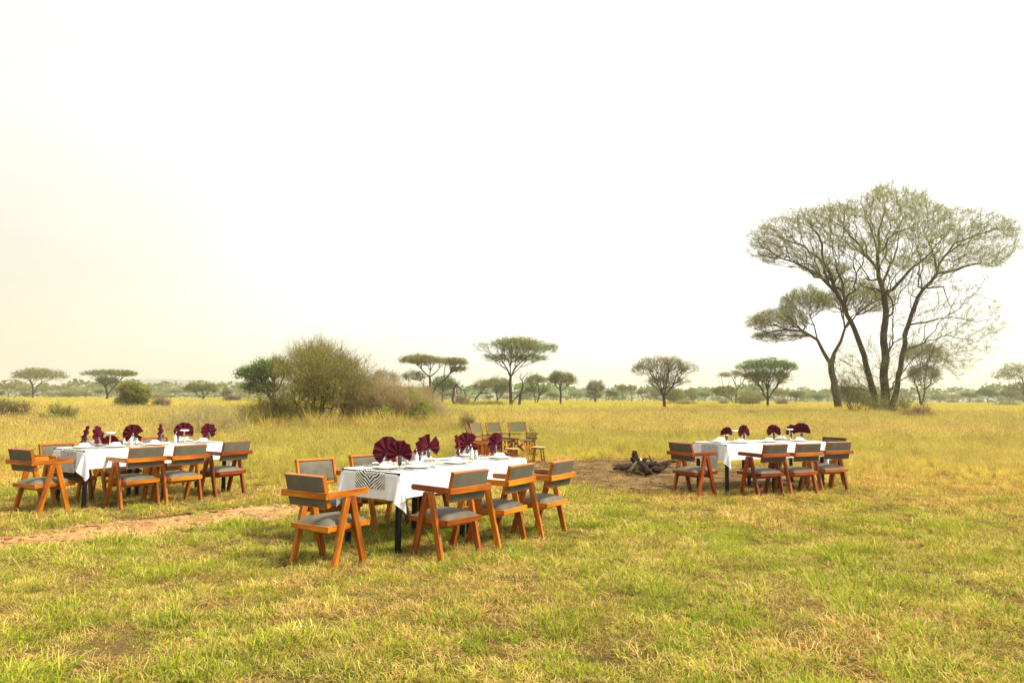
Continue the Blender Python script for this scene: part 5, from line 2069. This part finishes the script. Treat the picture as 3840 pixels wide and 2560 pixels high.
dead_tree('C', (1505, 782), 97, [([(1505, 782), (1520, 690), (1530, 620), (1545, 570), (1555, 520), (1540, 480), (1515, 450)], .2, .05), ([(1535, 625), (1560, 618), (1580, 612)], .08, .05), ([(1520, 640), (1470, 670), (1440, 715)], .1, .05), ([(1540, 480), (1570, 440), (1600, 420)], .05, .02)],
          'dead tree with a thin curved stem right of the tallest umbrella tree', 81)
dead_tree('C', (830, 708), 110, [([(830, 708), (832, 600), (850, 545), (860, 525)], .22, .14), ([(862, 530), (900, 565), (940, 590), (955, 640)], .11, .05), ([(858, 530), (862, 600), (880, 650)], .09, .04), ([(860, 540), (840, 580), (828, 610)], .07, .04), ([(900, 565), (920, 620), (950, 660)], .05, .03)],
          'broken dead tree with branches hanging to the ground, left of the tallest umbrella tree', 82)

# ------------------------------------------------------------------ far trees: each an individual, copied from seven grown ones
FAR = []
for k in range(7):
    rg = np.random.default_rng(200 + k)
    ht = 7.0
    limbs = [([(0, 0, -.1), (rg.normal(0, .25), 0, 1.6), (rg.normal(0, .5), rg.normal(0, .4), 3.2)], .2, .1),
             ([(0, 0, 1.2), (rg.uniform(.6, 1.6), rg.normal(0, .6), 3.4)], .13, .06), ([(0, 0, 1.4), (-rg.uniform(.6, 1.6), rg.normal(0, .6), 3.5)], .13, .06)]
    if k % 3 == 0:
        P = crown_points(330, -4.6, 4.6, 4.2, 7, rg, top=.5)
    elif k % 3 == 1:
        P = np.vstack([crown_points(220, -4.2, 1.2, 3.2, 6.4, rg, top=.6), crown_points(220, -.6, 4.5, 4.0, 7, rg, top=.55)])
    else:
        P = np.vstack([crown_points(230, -4.4, 4.4, 3.4, 7, rg, top=.7), crown_points(160, -4, 4, 2.2, 4.4, rg, top=.5)])
    t = build_tree('far_acacia', limbs, P, .55, 300 + k, .02, .45, .06, .5, 8, .45, [OLIVE * .9, GREEN * .85, OLIVE, DRYOL * .8, GREEN * .75, OLIVE * .75, OLIVE * .95][k], OLIVE, .4, .5, 0, loc=(0, 0, 0), bark='bark_far', lmin=1.5)
    FAR.append([t, False])
FARG = 'acacias of the far tree line'
BOX = {
    'A': [(10, 145, 370, 505, 230), (160, 270, 392, 510, 260), (370, 460, 400, 518, 290), (430, 545, 455, 524, 270), (560, 770, 432, 530, 220), (770, 900, 436, 527, 250), (910, 1020, 410, 526, 230), (1085, 1200, 376, 526, 190), (1600, 1730, 472, 526, 240), (1640, 1780, 420, 526, 250),
          (1480, 1600, 465, 522, 300), (190, 310, 445, 525, 240), (-40, 60, 430, 525, 240), (700, 800, 430, 526, 300), (1400, 1500, 460, 525, 300), (1760, 1860, 470, 527, 260), (2080, 2200, 470, 527, 280)],
    'C': [(120, 260, 597, 700, 240), (650, 830, 605, 705, 230), (1150, 1260, 640, 705, 250), (1800, 1935, 610, 722, 210), (2020, 2200, 615, 722, 220), (1560, 1640, 632, 722, 260), (1940, 2060, 650, 722, 280), (250, 340, 620, 702, 280), (1330, 1440, 640, 712, 260)],
    'D': [(180, 245, 400, 557, 200), (210, 320, 420, 566, 170), (305, 400, 365, 566, 180), (380, 500, 370, 560, 190), (480, 610, 415, 566, 170), (620, 745, 392, 558, 220), (950, 1100, 400, 555, 200), (1000, 1090, 468, 552, 240), (1090, 1220, 440, 558, 230), (1235, 1340, 496, 546, 330), (1340, 1450, 500, 552, 330),
          (1490, 1680, 430, 556, 210), (1830, 1960, 420, 560, 200), (1965, 2140, 430, 567, 190), (2190, 2340, 468, 570, 220), (2060, 2200, 480, 566, 300), (1680, 1840, 470, 560, 260), (560, 680, 470, 556, 300)],
    'E': [(1200, 1345, 1364, 1440, 260), (1335, 1430, 1370, 1440, 300), (1415, 1515, 1350, 1440, 230), (1505, 1645, 1328, 1442, 220), (1630, 1795, 1340, 1442, 230), (335, 450, 1345, 1434, 240), (460, 600, 1365, 1434, 250), (280, 350, 1340, 1434, 280), (1320, 1390, 1400, 1440, 260), (1480, 1560, 1400, 1440, 280), (1740, 1860, 1360, 1440, 250)],
}
WHERE = {'A': 'among those left of the big thorn bush', 'C': 'among those round the tallest umbrella tree', 'D': 'among those round the spreading leafless acacia', 'E': 'among those beyond the giant tree'}
rr = random.Random(90)
order = 0
for z, boxes in BOX.items():
    for (x0, x1, y0, y1, d) in boxes:
        order += 1
        src = FAR[(order * 3 + rr.randint(0, 1)) % 7]
        if src[1]:
            o = copy_tree(src[0])
        else:
            o = src[0]
            src[1] = True
        a, b = zpx(z, x0, y0), zpx(z, x1, y1)
        org, f = loc_frame((a[0] + b[0]) / 2, d)
        w = (b[0] - a[0]) / F_PX * d
        h = at_d(a[0], a[1], d)[2]
        o.location = org
        o.scale = (w / 9.6, w / 9.6, max(h, 1.5) / 7.1)
        o.rotation_euler = (0, 0, rr.choice([-.5, 0, .4, 2.7, 3.14, 3.6]))
        tag(o, ORD[sorted(boxes).index((x0, x1, y0, y1, d))] + ' hazy far acacia from the left ' + WHERE[z], 'tree', FARG + ' ' + WHERE[z])
for src in FAR:
    if not src[1]:
        for ch in list(src[0].children): bpy.data.objects.remove(ch)
        bpy.data.objects.remove(src[0])

# far woodland that reads as one mass
rg = np.random.default_rng(400)
cen = []
for k in range(900):
    d = rg.uniform(300, 900)
    x = rg.uniform(-.86, .86) * d
    hgt = rg.uniform(4.5, 8.5) * (.8 + .5 * fbm(np.array([x / 60]), np.array([d / 90]), 3)[0])
    m = 60
    a = rg.uniform(0, 6.283, m)
    r = np.sqrt(rg.uniform(0, 1, m)) * rg.uniform(3.5, 6.5)
    zz = hgt * (.45 + .55 * np.sqrt(np.clip(1 - (r / 6.6) ** 2, 0, 1)) * rg.uniform(.5, 1, m))
    zz[: m // 5] = rg.uniform(0, hgt * .5, m // 5)
    cen.append(np.stack([x + r * np.cos(a), d + r * np.sin(a), zz], 1))
C = np.vstack(cen)
V, q = leaf_quads(C, 2.2, 1.5, .45, rg)
o = np_obj('far_woodland', V, q, mats=[M['leaf']], col=leaf_colors(C, OLIVE * .8, rg, 4, 5, .02, GREEN))
tag(o, 'hazy belt of far woodland along the edge of the plain', 'woodland', kind='stuff')

# hills far off at the left
def hills(name, d, x0, x1, prof, label):
    xs = np.linspace(x0, x1, 90)
    rows = []
    for k, (dd, s) in enumerate(((0, 0), (120, .55), (300, 1.0), (700, .8), (1000, 0))):
        h = prof(xs) * s
        rows.append(np.stack([xs, np.full(len(xs), d + dd), h - 1], 1))
    V = np.vstack(rows)
    I = np.arange(len(V)).reshape(len(rows), len(xs))
    q = np.stack([I[:-1, :-1], I[:-1, 1:], I[1:, 1:], I[1:, :-1]], -1).reshape(-1, 4)
    tag(np_obj(name, V, q, mats=[M['hill']], smooth=True), label, 'hill', kind='structure')


hills('hills', 1700, -1800, 300, lambda x: 8 + 34 * np.exp(-((x + 1010) / 240) ** 2) + 24 * np.exp(-((x + 620) / 220) ** 2) + 8 * fbm(x / 120, x * 0, 3), 'pale hills fading into the haze at left')
hills('hill_ridge', 1050, -1050, 300, lambda x: 6 + 13 * np.clip(fbm(x / 130 + 3, x * 0 + 2, 6), 0, 1) + 9 * np.exp(-((x + 600) / 260) ** 2), 'low scrubby ridge in the haze before the hills')

# ------------------------------------------------------------------ grass
def blades(n, rad, l0, l1, width, lean0, lean1, curl, cols, rg, seed_heads=0.0):
    """a clump of n bent blades; returns vertices, quads, tris, colours"""
    a = rg.uniform(0, 2 * np.pi, n)
    r = rad * np.sqrt(rg.uniform(0, 1, n))
    base = np.stack([r * np.cos(a), r * np.sin(a), np.full(n, -.004)], 1)
    ln = rg.uniform(l0, l1, n)
    th = rg.uniform(lean0, lean1, n)
    ph = a + rg.normal(0, 1.1, n)
    out = np.stack([np.cos(ph), np.sin(ph), np.zeros(n)], 1)
    side = np.stack([-np.sin(ph), np.cos(ph), np.zeros(n)], 1)
    tw_ = rg.uniform(-1.2, 1.2, n)[:, None]
    w = (width * rg.uniform(.6, 1.3, n))[:, None]
    P = [base]
    t = th.copy()
    for k in range(3):
        d = out * np.sin(t)[:, None] + np.array([0, 0, 1.0]) * np.cos(t)[:, None]
        P.append(P[-1] + d * (ln / 3)[:, None])
        t = np.minimum(t + curl * rg.uniform(.3, 1.4, n), 2.2)
    sv = side + out * tw_ * .5
    sv /= np.linalg.norm(sv, axis=1, keepdims=True)
    V = np.stack([P[0] - sv * w * .4, P[0] + sv * w * .4, P[1] - sv * w * .5, P[1] + sv * w * .5, P[2] - sv * w * .38, P[2] + sv * w * .38, P[3]], 1).reshape(-1, 3)
    V[:, 2] = np.maximum(V[:, 2], -.003)
    b = (np.arange(n) * 7)[:, None]
    q = np.concatenate([b + np.array([[0, 1, 3, 2]]), b + np.array([[2, 3, 5, 4]])]).reshape(-1, 4)
    tr = b + np.array([[4, 5, 6]])
    ci = rg.choice(len(cols), n, p=np.array([c[1] for c in cols]) / sum(c[1] for c in cols))
    cc = np.array([c[0] for c in cols])[ci] * rg.uniform(.75, 1.25, (n, 1))
    C = np.repeat(cc, 7, 0)
    if seed_heads:
        m = rg.uniform(0, 1, n) < seed_heads
        tip = P[3][m]
        dirv = P[3][m] - P[2][m]
        dirv /= np.linalg.norm(dirv, axis=1, keepdims=True)
        k = len(tip)
        sw = sv[m] * .009
        hv = np.stack([tip - dirv * .01, tip + sw + dirv * .03, tip + dirv * .09, tip - sw + dirv * .03], 1).reshape(-1, 3)
        q = np.vstack([q, len(V) + np.arange(4 * k).reshape(-1, 4)])
        V = np.vstack([V, hv])
        C = np.vstack([C, np.tile(np.array([.42, .32, .13]), (4 * k, 1)) * rg.uniform(.7, 1.2, (4 * k, 1))])
    return V, q, tr, C


C_LIME = np.array([.34, .40, .03])
C_GRN = np.array([.18, .235, .03])
C_YEL = np.array([.55, .48, .07])
C_STR = np.array([.64, .51, .20])
C_TAN = np.array([.43, .29, .10])
C_BRN = np.array([.16, .09, .036])
C_GOLD = np.array([.56, .46, .07])

KINDS = {
    'short': dict(n=64, rad=.08, l0=.014, l1=.058, width=.0031, lean0=.15, lean1=1.35, curl=.5, cols=[(C_LIME, 2.3), (C_GRN, 1.6), (C_YEL, 2.6), (C_STR, 1.9), (C_TAN, 1.2), (C_BRN, .5)]),
    'lush': dict(n=80, rad=.085, l0=.03, l1=.10, width=.0034, lean0=.1, lean1=1.25, curl=.5, cols=[(C_LIME, 3), (C_GRN, 3), (C_YEL, .8)]),
    'thatch': dict(n=54, rad=.10, l0=.02, l1=.10, width=.0027, lean0=.55, lean1=1.6, curl=.5, cols=[(C_STR, 3), (C_TAN, 2.2), (C_BRN, 1.6), (C_YEL, 1.0)]),
    'tall': dict(n=40, rad=.12, l0=.2, l1=.5, width=.0065, lean0=.05, lean1=.8, curl=.3, cols=[(C_GOLD, 3), (C_STR, 1.6), (C_YEL, 2.5), (C_LIME, 1.1), (C_TAN, .5)], seed_heads=.25),
    'tallfar': dict(n=60, rad=.5, l0=.25, l1=.55, width=.022, lean0=.05, lean1=.8, curl=.3, cols=[(C_GOLD, 3.2), (C_STR, 1.3), (C_YEL, 2.4), (C_LIME, .8), (C_TAN, .5)]),
    'tussock': dict(n=70, rad=.12, l0=.3, l1=.75, width=.006, lean0=.1, lean1=1.2, curl=.5, cols=[(C_STR, 3), (C_GOLD, 2), (C_TAN, 1.5), (C_YEL, .6)]),
    'stalk': dict(n=3, rad=.03, l0=.18, l1=.42, width=.0045, lean0=.7, lean1=1.5, curl=.15, cols=[(C_STR, 3), (C_TAN, 1)]),
}
GC = {}
for nm, kw in KINDS.items():
    coll = bpy.data.collections.new('clumps_' + nm)
    rg = np.random.default_rng(500 + len(nm))
    for v in range(6):
        V, q, tr, C = blades(rg=rg, **kw)
        np_obj('grass_clump', V, q, tr, mats=[M['blade']], col=C, coll=coll)
    GC[nm] = coll


def scatter(name, coll, P, rot, scl, tint, label, cat):
    """instances of the clumps at given ground points"""
    n = len(P)
    me = bpy.data.meshes.new(name)
    me.vertices.add(n)
    me.vertices.foreach_set('co', np.asarray(P, np.float32).ravel())
    for nm, typ, key, arr in (('rot', 'FLOAT_VECTOR', 'vector', rot), ('tint', 'FLOAT_VECTOR', 'vector', tint), ('scl', 'FLOAT_VECTOR', 'vector', scl), ('pick', 'INT', 'value', rng.integers(0, 6, n))):
        a = me.attributes.new(nm, typ, 'POINT')
        a.data.foreach_set(key, np.asarray(arr, np.int32 if typ == 'INT' else np.float32).ravel())
    o = bpy.data.objects.new(name, me)
    COL.objects.link(o)
    ng = bpy.data.node_groups.new(name, 'GeometryNodeTree')
    ng.interface.new_socket('Geometry', in_out='INPUT', socket_type='NodeSocketGeometry')
    ng.interface.new_socket('Geometry', in_out='OUTPUT', socket_type='NodeSocketGeometry')
    gi_, go_ = ng.nodes.new('NodeGroupInput'), ng.nodes.new('NodeGroupOutput')
    ci = ng.nodes.new('GeometryNodeCollectionInfo')
    ci.inputs['Collection'].default_value = coll
    ci.inputs['Separate Children'].default_value = True
    ci.inputs['Reset Children'].default_value = True
    ip = ng.nodes.new('GeometryNodeInstanceOnPoints')
    ip.inputs['Pick Instance'].default_value = True
    L = ng.links.new

    def attr(nm, typ):
        a = ng.nodes.new('GeometryNodeInputNamedAttribute')
        a.data_type = typ
        a.inputs['Name'].default_value = nm
        return a.outputs['Attribute']
    L(gi_.outputs[0], ip.inputs['Points'])
    L(ci.outputs[0], ip.inputs['Instance'])
    L(attr('pick', 'INT'), ip.inputs['Instance Index'])
    e2r = ng.nodes.new('FunctionNodeEulerToRotation')
    L(attr('rot', 'FLOAT_VECTOR'), e2r.inputs[0])
    L(e2r.outputs[0], ip.inputs['Rotation'])
    L(attr('scl', 'FLOAT_VECTOR'), ip.inputs['Scale'])
    L(ip.outputs[0], go_.inputs[0])
    md = o.modifiers.new('clumps', 'NODES')
    md.node_group = ng
    return tag(o, label, cat, kind='stuff')


def field(n, d0, d1, rg, half=.86):
    """random ground points in the wedge the camera and its neighbours look into, evenly per area"""
    d = np.sqrt(rg.uniform(d0 * d0, d1 * d1, n))
    x = rg.uniform(-1, 1, n) * (d * half + 1.2)
    return np.stack([x, d, np.zeros(n)], 1)


def near_far(x, y):
    """0 on the short camp turf, 1 in the tall golden grass"""
    edge = 18.6 + 2.4 * (fbm(x * .16, y * .1, 13) - .5) * 2 - 5.0 * np.clip(-(x + .6) / 1.6, 0, 1) + 1.6 * np.clip((-5 - x) / 3, 0, 1) - 2.4 * np.clip((x - 4) / 2, 0, 1) - .2 * np.clip(x - 8, 0, 10)
    return 1 / (1 + np.exp(-(y - edge) / .8))


def mk(P, rg, s0, s1, zs=1.0):
    n = len(P)
    s = rg.uniform(s0, s1, n)
    rot = np.stack([rg.normal(0, .1, n), rg.normal(0, .1, n), rg.uniform(0, 6.283, n)], 1)
    return rot, np.stack([s, s, s * zs * rg.uniform(.8, 1.25, n)], 1)


def turf_tint(P, seed=1):
    """broad dry and green patches of the turf"""
    w = np.clip((fbm(P[:, 0] * .55, P[:, 1] * .55, seed, 4) - .36) / .28, 0, 1)[:, None]
    w = .28 + .44 * w
    g = np.array([.82, .93, .74]) * (1 - w) + np.array([1.02, .90, .96]) * w
    fd = np.clip((P[:, 1] - 8) / 8, 0, 1)[:, None]
    g = g * (1 + fd * np.array([.16, -.03, -.1]))
    return g * (.72 + .8 * fbm(P[:, 0] * 4, P[:, 1] * 4, seed + 4, 2)[:, None])


rg = np.random.default_rng(600)
bare = lambda P: ((path_dist(P[:, 0], P[:, 1]) + (fbm(P[:, 0] * 1.7, P[:, 1] * 1.7, 2) - .5) * .75 < -.04 + rg.normal(0, .15, len(P))) & (rg.uniform(0, 1, len(P)) > .1 * (fbm(P[:, 0] * 3, P[:, 1] * 3, 19) > .5))) | (pit_dist(P[:, 0], P[:, 1]) < -.03 + rg.normal(0, .15, len(P)))


def turf(n, d0, d1, kind, dens, s0, s1, name, label):
    P = field(n, d0, d1, rg)
    keep = (rg.uniform(0, 1, len(P)) < dens(P)) & ~bare(P)
    P = P[keep]
    rot, scl = mk(P, rg, s0, s1)
    scl *= (.55 + .95 * np.clip((fbm(P[:, 0] * 3.2, P[:, 1] * 3.2, 41, 3) - .25) / .5, 0, 1))[:, None]
    return P, rot, scl


def join(parts):
    return [np.concatenate([p[i] for p in parts]) for i in range(3)]


green = lambda P: np.clip((fbm(P[:, 0] * .55, P[:, 1] * .55, 1, 4) - .36) / .28, 0, 1)     # 0 green, 1 dry
fine = lambda P, s: fbm(P[:, 0] * 2.4, P[:, 1] * 2.4, s, 3)
isnear = lambda P: 1 - near_far(P[:, 0], P[:, 1])
sh = join([turf(15000, 2.2, 8, 'short', lambda P: .18 + .82 * (fine(P, 3) > .47), .7, 1.45, '', ''),
           turf(46000, 8, 23, 'short', lambda P: isnear(P) * (.4 + .6 * (fine(P, 3) > .45)), .9, 1.4, '', '')])
scatter('short_grass', GC['short'], sh[0], sh[1], sh[2], turf_tint(sh[0]), 'short yellow green turf between and in front of the tables', 'grass')
lu = join([turf(5200, 2.2, 9, 'lush', lambda P: np.clip((fbm(P[:, 0] * 3.6, P[:, 1] * 3.6, 9, 3) - .475) * 9, 0, 1) * (1.0 - .3 * green(P)), .65, 1.3, '', ''),
           turf(12000, 9, 22, 'lush', lambda P: np.clip((fine(P, 9) - .51) * 9, 0, 1) * (.9 - .5 * green(P)) * isnear(P), .8, 1.4, '', '')])
scatter('green_tufts', GC['lush'], lu[0], lu[1], lu[2], turf_tint(lu[0], 2), 'bright green tufts growing through the turf', 'grass')
th = join([turf(15000, 2.2, 8, 'thatch', lambda P: .5 + .5 * green(P), .75, 1.2, '', ''),
           turf(34000, 8, 22, 'thatch', lambda P: (.4 + .7 * green(P)) * isnear(P), 1.0, 1.6, '', '')])
scatter('dry_thatch', GC['thatch'], th[0], th[1], th[2], turf_tint(th[0], 3) * np.array([1.05, 1, .95]), 'matted dry straw lying in the turf', 'dry grass')
P = field(170, 2.4, 13, rg)
P = P[~bare(P)]
rot, scl = mk(P, rg, .45, .85)
scatter('straw_stalks', GC['stalk'], P, rot, scl, np.tile([1.1, 1.05, 1.0], (len(P), 1)), 'single pale straw stalks lying over the turf', 'dry grass')
# sparse litter on the bare places
P = np.vstack([field(5000, 10, 20, rg), field(5000, 5, 11, rg)])
P = P[((pit_dist(P[:, 0], P[:, 1]) < 0) & (fine(P, 17) > .42 - .25 * (P[:, 1] > 15.5))) | ((path_dist(P[:, 0], P[:, 1]) < .15) & (rg.uniform(0, 1, len(P)) < .3))]
rot, scl = mk(P, rg, .45, .95, .5)
scatter('straw_litter', GC['thatch'], P, rot, scl, np.tile([.8, .72, .62], (len(P), 1)), 'thin straw litter scattered on the bare earth and path', 'straw')
# crumbs of earth and gravel on the bare places
gc = bpy.data.collections.new('clumps_gravel')
for v in range(6):
    vs = rng.normal(0, 1, (14, 3))
    vs /= np.linalg.norm(vs, axis=1, keepdims=True)
    vs *= rng.uniform(.7, 1.2, (14, 1)) * np.array([.022, .018, .012])
    bm = bmesh.new()
    for q in vs: bm.verts.new(q)
    bmesh.ops.convex_hull(bm, input=bm.verts)
    me = bpy.data.meshes.new('gravel')
    bm.to_mesh(me)
    bm.free()
    a = me.color_attributes.new('col', 'FLOAT_COLOR', 'POINT')
    cc_ = np.ones((len(me.vertices), 4), np.float32)
    cc_[:, :3] = 1
    a.data.foreach_set('color', cc_.ravel())
    me.materials.append(M['blade'])
    gc.objects.link(bpy.data.objects.new('gravel', me))
P = np.vstack([field(26000, 10, 20, rg), field(30000, 5, 11, rg)])
onp = path_dist(P[:, 0], P[:, 1]) + (fbm(P[:, 0] * 1.7, P[:, 1] * 1.7, 2) - .5) * .75 < -.03
P = np.vstack([P[onp], P[pit_dist(P[:, 0], P[:, 1]) < 0]])
ispit = pit_dist(P[:, 0], P[:, 1]) < 0
rot, scl = mk(P, rg, .3, 1.3)
scl = scl * rg.uniform(.5, 1.4, (len(P), 1)) ** 2
P[:, 2] = .012
tg = np.where(ispit[:, None], np.array([.17, .115, .055]), np.array([.49, .29, .13])) * rg.uniform(.45, 1.5, (len(P), 1))
scatter('gravel', gc, P, rot, scl, tg, 'crumbs of earth and gravel on the bare path and fire place', 'gravel')
# tall golden grass of the plain
isf = lambda P: near_far(P[:, 0], P[:, 1])
def tallset(n, d0, d1, s0, s1):
    P = field(n, d0, d1, rg, .9)
    P = P[(rg.uniform(0, 1, len(P)) < isf(P)) & ~bare(P)]
    rot, scl = mk(P, rg, s0, s1)
    scl *= np.clip(.42 + (P[:, 1] - 13) / 24, .42, 1)[:, None] * (.7 + .6 * fbm(P[:, 0] * 1.1, P[:, 1] * 1.1, 51, 3))[:, None]
    return P, rot, scl
ta = join([tallset(44000, 12, 34, .6, 1.1), tallset(30000, 34, 62, .9, 1.5)])
gp = fbm(ta[0][:, 0] * .12, ta[0][:, 1] * .12, 31, 4)[:, None]
tt = np.where(gp > .5, 1, 0) * 0 + np.clip((gp - .38) / .25, 0, 1)
tint_t = np.array([.90, .95, .75]) * (1 - tt) + np.array([1.06, 1.0, .95]) * tt
scatter('tall_grass', GC['tall'], ta[0], ta[1], ta[2], tint_t * (.82 + .42 * vnoise(ta[0][:, 0] * .9, ta[0][:, 1] * .9, 6)[:, None]), 'tall golden seeding grass of the open plain', 'grass')
tf = tallset(60000, 58, 240, .9, 1.5)
gp = np.clip((fbm(tf[0][:, 0] * .05, tf[0][:, 1] * .05, 33, 4)[:, None] - .38) / .25, 0, 1)
tint_f = np.array([.88, 1.0, .75]) * (1 - gp) + np.array([1.04, .97, .9]) * gp
scatter('distant_grass', GC['tallfar'], tf[0], tf[1], tf[2], tint_f, 'golden grass reaching away to the far trees', 'grass')
# straw tussocks round the feet of the bush and brush
cb = loc_frame(zpx('B', 1250, 980)[0], BD - 1.2)[0]
P = np.stack([cb[0] + rg.uniform(-5.0, 5.6, 260), cb[1] + rg.normal(-.2, .8, 260), np.zeros(260)], 1)
rot, scl = mk(P, rg, 1.2, 2.1)
scatter('straw_tussocks', GC['tussock'], P, rot, scl, np.tile([1.0, .97, .9], (len(P), 1)) * rg.uniform(.75, 1.15, (len(P), 1)), 'flopping straw tussocks along the foot of the big thorn bush', 'dry grass')
P = np.vstack([field(1500, 13, 60, rg), field(1600, 11.5, 24, rg)])
P = P[(isf(P) > .5) & ~bare(P) & (fbm(P[:, 0] * .35, P[:, 1] * .35, 61, 3) > .47)]
rot, scl = mk(P, rg, .45, 1.15)
scl *= np.clip(.4 + (P[:, 1] - 12) / 22, .4, 1)[:, None]
scatter('field_tussocks', GC['tussock'], P, rot, scl, np.array([.72, .66, .6]) * rg.uniform(.6, 1.35, (len(P), 1)), 'rough brown and straw tussocks dotted over the golden plain', 'dry grass')
cb = loc_frame(zpx('E', 760, 1530)[0], 52)[0]
P = np.stack([cb[0] + rg.normal(0, 2.6, 240), cb[1] + rg.normal(0, 1.6, 240), np.zeros(240)], 1)
rot, scl = mk(P, rg, 2.2, 3.6)
scatter('green_clumps', GC['lush'], P, rot, scl, np.tile([.85, .95, .8], (len(P), 1)), 'fresh green grass clumps in front of the giant tree', 'grass')
